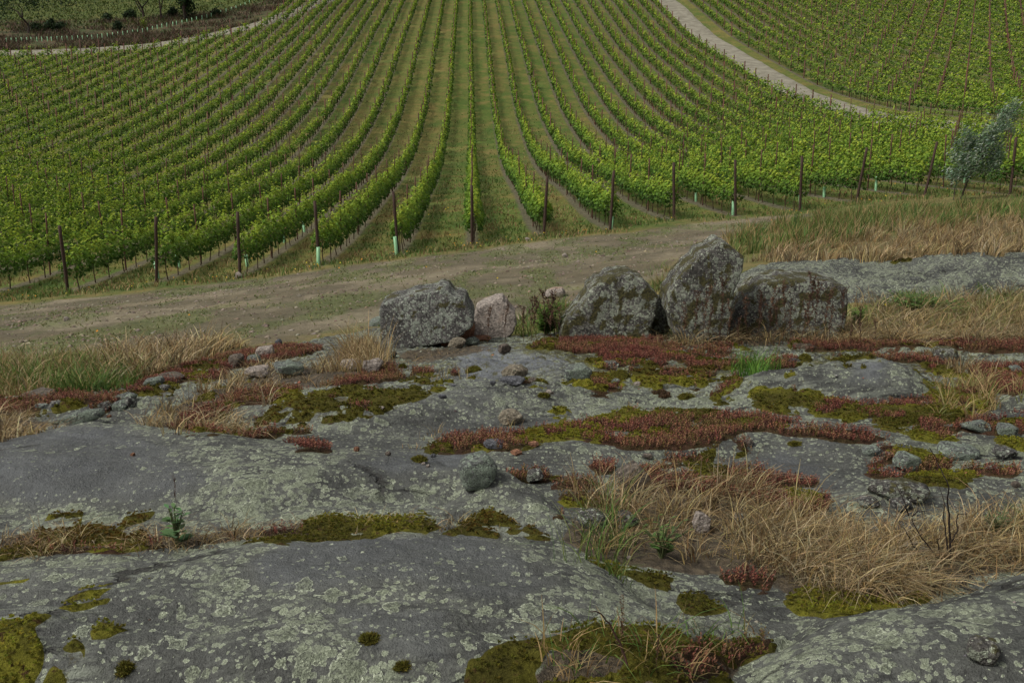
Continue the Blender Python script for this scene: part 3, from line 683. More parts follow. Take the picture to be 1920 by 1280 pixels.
spikes('moss_tufts', X, Y, RZ[i, j] + .02 * mMoss[i, j], .004 + .004 * r.random(len(X)) + .0006 * Y, .006 + .0012 * Y, jit(cl * 1.25, len(X), r, .35), M_MOSSF, 'short upright moss shoots on the moss mats', 'moss', 4, r, 1.6)
print('moss', len(X), time.time() - T0)

# stonecrop: fleshy red sprigs, each a short stem bearing small leaves
X, Y, i, j, r = pick(ss(.25, .6, mSed), 5200, 201)
keepn = r.random(len(X)) < np.clip(1.25 - Y * .03, .5, 1); X, Y, i, j = X[keepn], Y[keepn], i[keepn], j[keepn]
n = len(X); nl = 7
big = (1 + .05 * Y)
h = (.014 + .020 * r.random(n) + .012 * vnoise(X * 6, Y * 6, seed=66)) * big * .8
base = np.stack([X, Y, RZ[i, j] + .004], -1)
lean = (r.random((n, 2)) - .5) * .8
q = np.linspace(.25, 1, nl)[None, :] * np.ones((n, 1))
az = r.random((n, 1)) * 6.28 + np.arange(nl)[None, :] * 2.4
cen = base[:, None, :] + np.stack([lean[:, :1] * q, lean[:, 1:] * q, q], -1) * h[:, None, None]
ls = (.0048 * big * (.8 + .5 * r.random(n)))[:, None] * (1.15 - .35 * q)
d = np.stack([np.cos(az), np.sin(az), .5 + .5 * q], -1) * ls[..., None]
s = np.stack([-np.sin(az), np.cos(az), 0 * az], -1) * ls[..., None] * .42
up = np.array([0, 0, 1.0]) * ls[..., None] * .3
V = np.stack([cen, cen + d * .6 - s - up, cen + d * 1.3, cen + d * .6 + s + up], 2).reshape(-1, 3)
pal = np.array([[.125, .038, .026], [.175, .060, .040], [.075, .024, .016], [.20, .10, .052], [.105, .075, .020]])
hue = np.clip((.5 + .5 * fbm(X * 2.4, Y * 2.4, seed=110)) * 4.9 + (r.random(n) - .5) * 3.4, 0, 4.99).astype(int)
cs = jit(pal[hue], n, r, .3)
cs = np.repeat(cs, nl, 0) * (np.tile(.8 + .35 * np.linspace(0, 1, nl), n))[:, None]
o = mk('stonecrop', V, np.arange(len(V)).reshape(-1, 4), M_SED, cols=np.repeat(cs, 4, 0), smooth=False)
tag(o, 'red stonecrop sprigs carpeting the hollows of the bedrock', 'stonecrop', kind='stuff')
print('sedum', n, time.time() - T0)

# ------------------------------------------------------------------ grass
def blades(X, Y, Z, h, wd, cols, r, bend=.8, segs=4, wind=(0, 0), azi=None, droop=1.0):
    n = len(X); az = r.random(n) * 6.283 if azi is None else azi
    d = np.stack([np.cos(az), np.sin(az)], -1) + np.array(wind); b = bend * (.3 + r.random(n))
    s = np.linspace(0, 1, segs + 1)
    hor = h[:, None] * b[:, None] * s[None] ** 1.8
    zz = h[:, None] * (s[None] - droop * .45 * b[:, None] * s[None] ** 2.6)
    cx = X[:, None] + d[:, :1] * hor; cy = Y[:, None] + d[:, 1:] * hor; cz = Z[:, None] + zz
    va = r.random(n) * 6.283; sx = np.cos(va)[:, None]; sy = np.sin(va)[:, None]
    ww = wd[:, None] * (1 - .85 * s[None] ** 1.5) * .5
    A = np.stack([cx - sx * ww, cy - sy * ww, cz], -1); B = np.stack([cx + sx * ww, cy + sy * ww, cz], -1)
    V = np.stack([A, B], 2).reshape(-1, 3)
    o = (np.arange(n) * (segs + 1) * 2)[:, None] + (np.arange(segs) * 2)[None]
    Fq = np.stack([o, o + 1, o + 3, o + 2], -1).reshape(-1, 4)
    return V, Fq, np.repeat(cols, (segs + 1) * 2, 0)
def join(parts):
    V = np.concatenate([p[0] for p in parts]); off = 0; Fs = []
    for p in parts: Fs.append(p[1] + off); off += len(p[0])
    return V, np.concatenate(Fs), np.concatenate([p[2] for p in parts])
STRAW = np.array([[.27, .185, .080], [.36, .27, .125], [.17, .11, .05], [.43, .34, .19], [.12, .085, .045], [.24, .20, .12]])
GREEN = np.array([[.075, .13, .025], [.11, .16, .035], [.05, .10, .02], [.16, .17, .05]])
def poly_pts(poly, n, seed, zmin=1.5):
    """random points on the surface inside a patch outlined in the photo; even per ground area"""
    r = np.random.default_rng(seed); p = np.array(poly, float)
    W, _ = raycast(p[:, 0], p[:, 1], htop, zmin=zmin); p = W[:, :2]
    lo, hi = p.min(0), p.max(0); X = []; Y = []
    m = 0
    while m < n:
        x = lo[0] + (hi[0] - lo[0]) * r.random(n * 3); y = lo[1] + (hi[1] - lo[1]) * r.random(n * 3)
        k = sdf(x, y, p) + .12 * (r.random(n * 3) - .5) * math.sqrt(y.mean()) + .25 * fbm(x * 1.2, y * 1.2, seed=seed) > 0
        c = fbm(x * 3, y * 3, seed=seed + 1) + .7 * fbm(x * 9, y * 9, seed=seed + 2) > -.25 + .5 * (r.random(n * 3) - .5)
        k &= c; X.append(x[k]); Y.append(y[k]); m += k.sum()
        if len(X) > 30: break
    X = np.concatenate(X)[:n]; Y = np.concatenate(Y)[:n]; return X, Y, r
def patch(poly, n, hgt, wd, pal, seed, bend=.8, wind=(0, 0), tuft=0, zmin=1.5, clump=1.0, droop=1.0):
    X, Y, r = poly_pts(poly, n, seed, zmin)
    if tuft:     # gather the blades into tussocks
        nt = max(3, n // tuft); ti = r.integers(0, nt, n); cx, cy = X[:nt], Y[:nt]
        dx, dy = r.normal(0, .022 * clump, n), r.normal(0, .022 * clump, n); X = cx[ti] + dx; Y = cy[ti] + dy
        azi = np.arctan2(dy, dx) + r.normal(0, 1.0, n); hs = (.6 + .7 * r.random(nt))[ti]; ci = r.integers(0, len(pal), nt)[ti]
        ci = np.where(r.random(n) < .5, ci, r.integers(0, len(pal), n))
    else: azi = None; hs = np.ones(n); ci = r.integers(0, len(pal), n)
    n = len(X); h = hgt * hs[:n] * (.45 + .75 * r.random(n)); Z = htop(X, Y) - .01
    return blades(X, Y, Z, h, wd * (.5 + .8 * r.random(n)), jit(pal[ci[:n]], n, r, .38, .08), r, bend, 4 if hgt / max(wd, 1e-3) > 20 else 3, wind, azi, droop)
G = []
pal_s = STRAW; pal_m = np.vstack([STRAW[:3], GREEN[:1] * 1.1])
G.append(patch([(290,800),(315,765),(400,722),(470,695),(540,685),(640,694),(700,688),(720,702),(650,722),(560,730),(500,747),(430,784),(400,802),(330,806)], 1500, .14, .006, pal_s, 301, .9, (.2, 0), 18))
G.append(patch([(200,800),(340,770),(400,800),(440,815),(380,815)], 200, .14, .006, pal_s, 302, .9, (.2, 0), 12))
G.append(patch([(380,815),(400,790),(480,790),(500,815)], 300, .13, .006, pal_s, 3021, 1.2, (.2, 0), 20))
G.append(patch([(640,688),(655,660),(708,655),(722,690),(670,706)], 900, .30, .006, pal_s[:4], 303, .6, (-.2, 0), 40, clump=2))
G.append(patch([(-40,835),(-40,795),(60,785),(105,792),(60,815)], 700, .13, .006, pal_s, 304, 1.0, (.2, 0), 30))
G.append(patch([(1075,1000),(1090,950),(1150,940),(1190,915),(1290,940),(1400,920),(1450,955),(1540,975),(1440,1030),(1300,1050),(1180,1040)], 1400, .19, .0042, pal_s, 305, .9, (.3, -.1), 22, clump=1.3))
G.append(patch([(1400,1060),(1440,1010),(1540,975),(1700,1005),(1850,990),(2060,985),(2060,1055),(1860,1066),(1750,1090),(1660,1125),(1560,1115),(1460,1085)], 5600, .155, .0042, pal_s, 306, 1.1, (.25, -.15), 16, clump=1.9))
G.append(patch([(1440,1090),(1500,1060),(1650,1060),(1750,1060),(1680,1110),(1560,1125)], 1300, .14, .004, pal_s, 307, 1.2, (.2, -.5), 25, clump=1.3))
G.append(patch([(1010,1300),(1090,1215),(1300,1200),(1420,1185),(1385,1300)], 300, .11, .004, pal_m, 308, 1.0, (.2, 0), 14))
G.append(patch([(-60,1042),(0,1022),(330,1018),(500,990),(560,985),(500,1004),(330,1032)], 700, .085, .004, pal_s, 309, 1.1, (0, 0), 12))
G.append(patch([(560,985),(640,975),(830,980),(1000,992),(900,990),(700,990)], 220, .07, .004, pal_s, 310, .9, (0, 0), 9))
G.append(patch([(1700,772),(1800,730),(1850,722),(1862,775),(1800,790)], 650, .17, .0055, np.vstack([STRAW[:2], GREEN[3:]]), 311, .8, (0, 0), 20))
G.append(patch([(1770,690),(1830,692),(1890,712),(1800,705)], 220, .15, .006, pal_s, 3111, .5, (0, 0), 12))
G.append(patch([(1230,652),(1260,640),(1400,634),(1600,628),(2100,612),(2100,640),(1600,645),(1400,648)], 3800, .24, .007, pal_s, 312, 1.25, (.1, -.3), 24, clump=2.2))
G.append(patch([(1580,628),(1590,575),(1700,570),(1920,552),(2100,552),(2100,625),(1700,632)], 6500, .26, .008, np.vstack([STRAW, GREEN[3:]]), 313, 1.2, (.2, -.3), 24, clump=2.5))
G.append(patch([(780,838),(860,815),(1000,803),(1010,815),(900,835)], 200, .07, .0045, pal_s, 314, .5, (0, 0), 8))
G.append(patch([(740,712),(860,700),(930,700),(800,715)], 60, .10, .005, pal_s, 3141, .3, (0, 0), 6))
G.append(patch([(1062,1010),(1090,950),(1150,940),(1190,905),(1290,930),(1400,920),(1450,960),(1560,968),(1700,1005),(1850,990),(2060,985),(2060,1055),(1860,1064),(1750,1088),(1650,1128),(1500,1105),(1400,1065),(1300,1060),(1180,1042)], 7000, .055, .0045, pal_s * .85, 360, 2.2, (0, 0), 0, droop=1.0))
G.append(patch([(-60,1040),(0,1008),(100,998),(330,1004),(500,990),(560,980),(700,988),(500,1004),(330,1030)], 1500, .04, .004, pal_s * .8, 361, 2.0, (0, 0), 0))
G.append(patch([(640,712),(700,660),(890,645),(860,665),(760,690)], 500, .05, .006, pal_s * .7, 362, 2.0, (0, 0), 0))
V, Fq, cl = join(G); o = mk('dry_grass', V, Fq, M_GRASS, cols=cl, smooth=False)
tag(o, 'straw coloured dry grass growing in the hollows between the rock slabs', 'grass', kind='stuff')
print('grass near', len(Fq), time.time() - T0)
G = []
G.append(patch([(1380,492),(1450,470),(1560,450),(1700,425),(2100,405),(2300,490),(2000,500),(1700,494),(1500,494)], 17000, .27, .014, STRAW, 320, .7, (.35, -.1), 40, zmin=6, clump=3, droop=.8))
G.append(patch([(150,700),(230,672),(400,650),(440,655),(330,690),(230,722)], 3200, .26, .012, STRAW, 321, .8, (.2, 0), 25, zmin=6, clump=3))
V, Fq, cl = join(G); o = mk('tall_dry_grass', V, Fq, M_GRASS, cols=cl, smooth=False)
tag(o, 'tall tawny grass along the back edge of the bedrock', 'grass', kind='stuff')
G = []
GT = np.vstack([GREEN, STRAW[:1] * .9, STRAW[1:2] * .8])
G.append(patch([(1370,480),(1400,440),(1500,412),(1600,402),(1700,392),(1920,385),(2300,380),(2300,420),(1900,425),(1650,445),(1480,475)], 14000, .40, .02, GT, 330, .5, (.25, 0), 30, zmin=6, clump=4, droop=.6))
G.append(patch([(-300,760),(-300,680),(0,672),(200,672),(330,690),(250,712),(180,738),(0,738)], 9000, .20, .010, np.vstack([GREEN[:2], GREEN[3:], STRAW[:2] * .8, STRAW[3:4] * .7]), 331, .7, (.1, 0), 30, zmin=6, clump=3))
G.append(patch([(120,735),(150,695),(240,690),(255,712),(190,738)], 1300, .19, .010, GREEN[:3], 332, .6, (0, 0), 40, zmin=6, clump=3))
G.append(patch([(970,640),(985,585),(1060,575),(1085,600),(1056,638)], 900, .22, .008, GT, 333, .6, (0, 0), 30, zmin=6, clump=2))
G.append(patch([(1590,600),(1660,560),(1920,555),(1920,590),(1700,600)], 1600, .16, .010, GREEN, 334, .8, (0, 0), 30, zmin=6, clump=2))
G.append(patch([(1200,560),(1240,500),(1260,510),(1250,560)], 500, .22, .010, GT, 335, .6, (0, 0), 25, zmin=6, clump=3))
G.append(patch([(1060,1070),(1080,950),(1200,930),(1300,960),(1240,1050)], 220, .20, .004, GREEN, 336, .8, (0, 0), 14))
G.append(patch([(1880,1020),(1920,960),(2000,960),(2000,1040)], 160, .17, .004, GREEN, 3361, .8, (0, 0), 14))
V, Fq, cl = join(G); o = mk('green_grass', V, Fq, M_GRASS, cols=cl, smooth=False)
tag(o, 'mixed green meadow grass around the edges of the bedrock', 'grass', kind='stuff')
# vineyard sward: low grass tufts between the rows and at the headland, weeds on the track
def strew(n, y0, y1, seed, fn):
    r = np.random.default_rng(seed); y = y0 + (y1 - y0) * r.random(n) ** 1.3
    x = (r.random(n) * 2 - 1) * (y * .56 + 2); k = fn(x, y) > r.random(n); return x[k], y[k], r
def f_sward(x, y):
    v = ss(-1.5, .5, y - yend_at(x)) * (x < 35); fx = np.abs(x / S - np.round(x / S)); return v * ss(.12, .24, fx)
X, Y, r = strew(100000, 24, 120, 340, lambda x, y: f_sward(x, y) * ss(120, 55, y))
n = len(X); al = np.floor(X / S).astype(int); g = np.clip(.5 + .5 * fbm(X * .8, Y * .5, seed=341) + .25 * (_hash(al, al * 0, al * 0, 5) - .5), 0, 1)
ci = np.where(r.random(n) < ss(.42, .62, g), r.integers(0, 2, n) + 4, r.integers(0, 4, n)); GP = np.vstack([GREEN, STRAW[:2] * .8])
P1 = blades(X, Y, hg(X, Y) - .02, (.10 + .14 * r.random(n)), .02 + .0007 * Y, jit(GP[ci] * .85 + np.array([.02, .02, .005]), n, r, .2), r, .7, 2)
def f_track(x, y):
    t_ = ss(-.3, .5, sdf(x, y, W_TRACK)); return t_ * ss(.45, .64, .5 + .5 * fbm(x * 1.5, y * .42, seed=74, o=5)) * .45 + .03
X, Y, r = strew(90000, 8, 36, 342, f_track); n = len(X)
P2 = blades(X, Y, hg(X, Y) - .01, (.02 + .04 * r.random(n)) * (1 + Y * .02), .010 + .0009 * Y, jit(np.array([[.10, .125, .035], [.13, .14, .05], [.17, .15, .07]])[r.integers(0, 3, n)], n, r, .3), r, 1.1, 2)
def f_head(x, y): return ss(-2.2, -.8, y - yend_at(x)) * ss(1.5, -.5, y - yend_at(x)) * (.5 + .5 * fbm(x, y, seed=344) > .42)
X, Y, r = strew(60000, 24, 40, 343, f_head); n = len(X)
P3 = blades(X, Y, hg(X, Y) - .01, (.10 + .18 * r.random(n)), np.full(n, .03), jit(GT[r.integers(0, 6, n)], n, r, .3), r, .7, 2)
V, Fq, cl = join([P1, P2, P3]); o = mk('meadow_grass', V, Fq, M_GRASS, cols=cl, smooth=False)
tag(o, 'short grass and weeds between the vine rows and over the dirt track', 'grass', kind='stuff')
# yellow wildflowers, seen as small dots
X, Y, r = strew(9000, 10, 48, 345, lambda x, y: np.clip(f_head(x, y) * .28 + .02 * f_sward(x, y) + .003, 0, 1)); n = len(X)
sz = .010 + .0005 * Y
base = np.stack([X, Y, hg(X, Y) + .08 + .08 * r.random(n)], -1); e = np.eye(3)
V = np.stack([base - e[0] * sz[:, None], base - e[1] * sz[:, None] - e[2] * sz[:, None] * .5, base + e[0] * sz[:, None], base + e[1] * sz[:, None] + e[2] * sz[:, None] * .6], 1).reshape(-1, 3)
o = mk('yellow_wildflowers', V, np.arange(len(V)).reshape(-1, 4), M_GRASS, cols=np.repeat(jit(np.array([[.5, .36, .03], [.55, .25, .02]])[r.integers(0, 2, n)], n, r, .2), 4, 0), smooth=False)
tag(o, 'tiny yellow flowers dotting the headland grass', 'wildflowers', kind='stuff')
print('grass', time.time() - T0)

# ------------------------------------------------------------------ generic tubes, leaves
def tube(pts, rad, nseg=6, cap=True):
    pts = np.asarray(pts, float); rad = np.broadcast_to(np.asarray(rad, float), (len(pts),)); n = len(pts)
    d = np.gradient(pts, axis=0); d /= np.linalg.norm(d, axis=1)[:, None] + 1e-9
    ref = np.array([1.0, 0, 0]) if abs(d[0][0]) < .8 else np.array([0, 1.0, 0])
    u = np.cross(d, ref); u /= np.linalg.norm(u, axis=1)[:, None]; v = np.cross(d, u)
    a = np.linspace(0, 2 * math.pi, nseg, endpoint=False)
    V = pts[:, None] + rad[:, None, None] * (np.cos(a)[None, :, None] * u[:, None] + np.sin(a)[None, :, None] * v[:, None])
    V = V.reshape(-1, 3); i = np.arange(n - 1)[:, None] * nseg; j = np.arange(nseg)[None]; j2 = (j + 1) % nseg
    Fq = np.stack([i + j, i + j2, i + nseg + j2, i + nseg + j], -1).reshape(-1, 4)
    if cap:
        V = np.vstack([V, pts[-1:], pts[:1]]); t = (n - 1) * nseg
        jj = np.arange(0, nseg, 1); top = np.stack([t + jj, t + (jj + 1) % nseg, np.full(nseg, len(V) - 2), np.full(nseg, len(V) - 2)], -1)
        # caps as quads spanning two rim edges
        q = np.array([[t + a_, t + (a_ + 1) % nseg, t + (a_ + 2) % nseg, n * nseg] for a_ in range(0, nseg, 2)])
        Fq = np.vstack([Fq, q])
    return V, Fq
def leaves(cen, nrm, size, r, asp=.95, fold=.25):
    """kite shaped, folded leaves; nrm = facing direction"""
    n = len(cen); t = r.normal(size=(n, 3)); u = np.cross(nrm, t); u /= np.linalg.norm(u, axis=1)[:, None] + 1e-9
    v = np.cross(nrm, u); s = size[:, None]
    a = cen - u * s * .5; b = cen - v * s * asp * .5 - nrm * s * fold * .4; c = cen + u * s * .6 - nrm * s * fold * .5; d = cen + v * s * asp * .5 - nrm * s * fold * .4
    V = np.stack([a, b, c, d], 1).reshape(-1, 3); return V, np.arange(n * 4).reshape(-1, 4)
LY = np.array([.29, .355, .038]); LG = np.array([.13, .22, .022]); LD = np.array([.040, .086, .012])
def vine_leaf_cloud(x, y, z, nleaf, size, r, L=1.3):
    """leaves of vines standing at x,y,z (arrays); returns mesh arrays. Shoots rise from a cordon at .75 m"""
    n = len(x); N = n * nleaf; vi = np.repeat(np.arange(n), nleaf)
    a = (r.random(N) - .5) * L
    top = 1.36 + .16 * vnoise(x[vi] * 2 + 40, (y[vi] + a) * 1.7, seed=400) + .34 * (vnoise(x[vi] * 3, (y[vi] + a) * 6, seed=401) - .5)
    vig = (.80 + .36 * r.random(n))[vi] * (1 - .35 * (r.random(n) < .06))[vi]; top = .62 + (top - .62) * vig
    hh = r.beta(1.25, 1.1, N); zz = .52 + hh * (top - .52) - .1 * vnoise(x[vi], (y[vi] + a) * 3, seed=402)
    wdt = (.29 * np.sin(np.clip(.25 + hh * .85, 0, 1) * math.pi) ** .6 + .05) * (.75 + .5 * vnoise(x[vi] * 5, (y[vi] + a) * 2.5, zz * 2.5, seed=403))
    sgn = r.random(N) * 2 - 1; sg = np.sign(sgn) * np.abs(sgn) ** .45
    dx = sg * wdt
    up_ = r.random(N) < .05; zz = np.where(up_, top + r.random(N) * .22, zz); dx = np.where(up_, dx * .5, dx)
    cen = np.stack([x[vi] + dx, y[vi] + a, z[vi] + zz], -1)
    nr = np.stack([sg * 1.0, (r.random(N) - .5) * 1.0, .35 + .9 * hh], -1) + r.normal(size=(N, 3)) * .38; nr /= np.linalg.norm(nr, axis=1)[:, None]
    V, Fq = leaves(cen, nr, size * (.65 + .65 * r.random(N)), r)
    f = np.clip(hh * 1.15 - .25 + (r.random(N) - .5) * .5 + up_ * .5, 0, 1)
    cl = np.where((f < .5)[:, None], LD + (LG - LD) * (f * 2)[:, None], LG + (LY - LG) * (f * 2 - 1)[:, None])  # young upper leaves are yellower; lit tops against darker sides painted in too
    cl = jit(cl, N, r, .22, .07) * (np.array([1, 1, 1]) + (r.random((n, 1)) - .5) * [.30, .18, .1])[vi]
    return V, Fq, np.repeat(cl, 4, 0)

# ------------------------------------------------------------------ vines and posts
BARKC = np.array([.075, .050, .032]); RUST = np.array([.095, .048, .032]); DARKW = np.array([.050, .030, .022])
protoV = []
for vtx in range(8):
    r = np.random.default_rng(500 + vtx)
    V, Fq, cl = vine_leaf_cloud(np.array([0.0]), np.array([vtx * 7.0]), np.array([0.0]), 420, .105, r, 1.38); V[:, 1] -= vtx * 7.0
    me = mk('foliage', V, Fq, M_LEAF, cols=cl, smooth=False)
    w0 = r.normal(size=2) * .03
    tv, tf = tube([(0, 0, -.05), (w0[0], w0[1], .3), (w0[0] * .5, w0[1], .62), (0, 0, .80)], [.022, .017, .016, .014], 6)
    off = len(tv); c1, f1 = tube([(0, -.55, .80), (0, -.2, .79), (0, 0, .80), (0, .25, .80), (0, .55, .81)], .012, 5)
    tr = mk('trunk', np.vstack([tv, c1]), np.vstack([tf, f1 + off]), M_BARK, cols=jit(BARKC, len(tv) + len(c1), r, .2))
    protoV.append((me.data, tr.data)); bpy.data.objects.remove(me); bpy.data.objects.remove(tr)
def post_mesh(h, rad, c0, seed, n=8):
    r = np.random.default_rng(seed); zs = np.linspace(-.15, h, 7)
    V, Fq = tube([(r.normal() * .004, r.normal() * .004, z_) for z_ in zs], rad * (1 + r.normal(size=7) * .03), n)
    f = (V[:, 2:3] / h).clip(0, 1); c = jit(c0, len(V), r, .12, .05); return V, Fq, c
def mesh_of(name, V, Fq, mat, c, smooth=True):
    o = mk(name, V, Fq, mat, cols=c, smooth=smooth); d = o.data; bpy.data.objects.remove(o); return d
PM_END = [mesh_of('end_post', *post_mesh(2.02, .050, DARKW, 600 + q)[:2], M_POSTW, post_mesh(2.02, .050, DARKW, 600 + q)[2]) for q in range(3)]
PM_MID = [mesh_of('trellis_post', *post_mesh(2.12, .030, RUST, 610 + q, 6)[:2], M_POSTW, post_mesh(2.12, .030, RUST, 610 + q, 6)[2]) for q in range(3)]
ORD = ['zeroth','first','second','third','fourth','fifth','sixth','seventh','eighth','ninth','tenth','eleventh','twelfth','thirteenth','fourteenth','fifteenth','sixteenth','seventeenth','eighteenth','nineteenth','twentieth']
def ordn(i): return ORD[i] if i <= 20 else ('twenty-' + ORD[i - 20] if i < 30 else ('thirtieth' if i == 30 else 'thirty-' + ORD[i - 30]))
def rowname(k):
    if -5 <= k <= 8: return 'the row behind the %s end post from left' % ordn(k + 6)
    if k < -5: return 'the %s row past the leftmost end post' % ordn(-5 - k)
    if k <= 14: return 'the %s row past the rightmost end post' % ordn(k - 8)
    return 'the %s row beyond the right gravel road' % ordn(k - 16)
vines = []; posts = []
for k in YEND:
    r = np.random.default_rng(700 + k)
    y0, y1 = YEND[k], YFAR[k]; x = k * S
    ns = int((y1 - y0) / SP)
    for q in range(0, ns + 1):
        posts.append((k, q, x + r.normal() * .03, y0 + q * SP, q == 0))
    nv = int((y1 - y0 - .8) / 1.3)
    for q in range(nv):
        if r.random() < .03 and q > 3: continue
        vines.append((k, q, x + .06 + r.normal() * .03, y0 + .75 + q * 1.3))
def vis_of(x, y, z, mx=60, top=-120):
    px, py, d = proj(np.stack([x, y, z + 1.0], -1)); return (px > -mx - 2500 / d) & (px < 1920 + mx + 2500 / d) & (py > top), d
vx = np.array([v[2] for v in vines]); vy = np.array([v[3] for v in vines]); vz = hg(vx, vy)
ok, vd = vis_of(vx, vy, vz, 20)
inpx = proj(np.stack([vx, vy, vz + 1], -1)); strict = (inpx[0] > -8) & (inpx[0] < 1928) & (inpx[1] > 0)
order = np.argsort(np.where(strict, vd, 1e9))[:300]; nearset = set(order.tolist())
GRP = 'grapevines standing in the trellised rows'
PP = {}
for ii in order:
    k, q, x, y = vines[ii]; ma, mb = protoV[(ii * 5 + k) % 8]
    sy = -1 if (ii % 3 == 0) else 1
    t = empty('grapevine', (x, y, float(vz[ii])), 0 if sy == 1 else math.pi); t.scale = (1, 1, .94 + .12 * random.random())
    tag(t, '%s leafy grapevine along %s' % (ordn(q + 1), rowname(k)), 'grapevine', GRP)
    for d_ in (ma, mb):
        c = bpy.data.objects.new('foliage' if d_ is ma else 'trunk', d_); C.objects.link(c); c.parent = t
# the rest of the vines, coarser with distance
parts = []; rest = np.array([ii for ii in range(len(vines)) if ii not in nearset and ok[ii]])
TR = []
for d0, d1, nl, sz in ((0, 55, 300, .115), (55, 75, 150, .15), (75, 100, 95, .175), (100, 130, 60, .215), (130, 165, 44, .25), (165, 400, 34, .29)):
    s_ = rest[(vd[rest] >= d0) & (vd[rest] < d1)]
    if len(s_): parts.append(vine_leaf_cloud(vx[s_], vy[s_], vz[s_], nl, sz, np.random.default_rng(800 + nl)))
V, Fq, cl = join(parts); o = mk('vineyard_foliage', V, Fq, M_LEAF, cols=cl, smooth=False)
tag(o, 'green leaf walls of the many distant vine rows across the hollow', 'vine foliage', kind='stuff')
s_ = rest[vd[rest] < 110]; b = np.stack([vx[s_], vy[s_], vz[s_]], -1)
e = .018 + .0002 * vd[s_]; V = np.stack([b + [0, 0, -.1] - np.array([1, 0, 0]) * e[:, None], b + [0, 0, -.1] + np.array([1, 0, 0]) * e[:, None], b + np.array([1, 0, 0]) * e[:, None] + [0, 0, .8], b - np.array([1, 0, 0]) * e[:, None] + [0, 0, .8],
  b + [0, 0, -.1] - np.array([0, 1, 0]) * e[:, None], b + [0, 0, -.1] + np.array([0, 1, 0]) * e[:, None], b + np.array([0, 1, 0]) * e[:, None] + [0, 0, .8], b - np.array([0, 1, 0]) * e[:, None] + [0, 0, .8]], 1).reshape(-1, 3)
o = mk('vineyard_trunks', V, np.arange(len(V)).reshape(-1, 4), M_BARK, cols=np.tile(BARKC, (len(V), 1)), smooth=False)
tag(o, 'thin brown trunks below the distant vine rows', 'vine trunks', kind='stuff')
print('vines', len(vines), len(rest), time.time() - T0)
px_ = np.array([p[2] for p in posts]); py_ = np.array([p[3] for p in posts]); pz_ = hg(px_, py_)
okp, pd = vis_of(px_, py_, pz_, 20); ip = proj(np.stack([px_, py_, pz_ + 1.8], -1)); st = (ip[0] > 0) & (ip[0] < 1920) & (ip[1] > 0) & (ip[1] < 700)
isend = np.array([p[4] for p in posts]); o1 = np.argsort(np.where(st & ~isend, pd, 1e9))[:285]; near_p = set(o1.tolist()) | set(np.nonzero(isend & st & (pd < 60))[0].tolist())
LEAN = {-5:-.09,-4:-.06,-3:-.03,-2:-.05,-1:.0,0:0,1:.0,2:.02,3:.04,4:.02,5:.03,6:.09,7:.16,8:.10}
for ii in sorted(near_p):
    k, q, x, y, en = posts[ii]
    if en:
        t = bpy.data.objects.new('end_post', PM_END[k % 3]); C.objects.link(t)
        t.rotation_euler = (.06, LEAN.get(k, 0), k)
        tag(t, ('thick dark wooden end post, %s from the left' % ordn(k + 6) if k >= -5 else 'thick dark end post at the left edge of the vineyard'), 'end post', 'end posts of the vine rows')
    else:
        t = bpy.data.objects.new('trellis_post', PM_MID[ii % 3]); C.objects.link(t)
        t.rotation_euler = (random.gauss(0, .02), random.gauss(0, .025), random.random() * 3)
        tag(t, 'rusty trellis post, %s along %s' % (ordn(q), rowname(k)), 'trellis post', 'rusty trellis posts along the vine rows')
    t.location = (x, y, float(pz_[ii])); 
s_ = np.array([ii for ii in range(len(posts)) if okp[ii] and ii not in near_p])
b = np.stack([px_[s_], py_[s_], pz_[s_]], -1); e = .032 + .00018 * pd[s_]; cs_ = [(-1, -1), (1, -1), (1, 1), (-1, 1)]
lo = np.stack([b + np.stack([a * e, c * e, 0 * e - .1], -1) for a, c in cs_], 1); hi = np.stack([b + np.stack([a * e, c * e, 0 * e + 2.10], -1) for a, c in cs_], 1)
V = np.concatenate([lo, hi], 1).reshape(-1, 3); o8 = np.arange(len(s_))[:, None, None] * 8
Fq = (o8 + np.array([[0, 1, 5, 4], [1, 2, 6, 5], [2, 3, 7, 6], [3, 0, 4, 7], [4, 5, 6, 7]])[None]).reshape(-1, 4)
o = mk('distant_trellis_posts', V, Fq, M_POSTW, cols=np.repeat(jit(RUST, len(s_), rng, .25), 8, 0), smooth=False)
tag(o, 'brown trellis posts of the distant vine rows', 'trellis posts', kind='stuff')

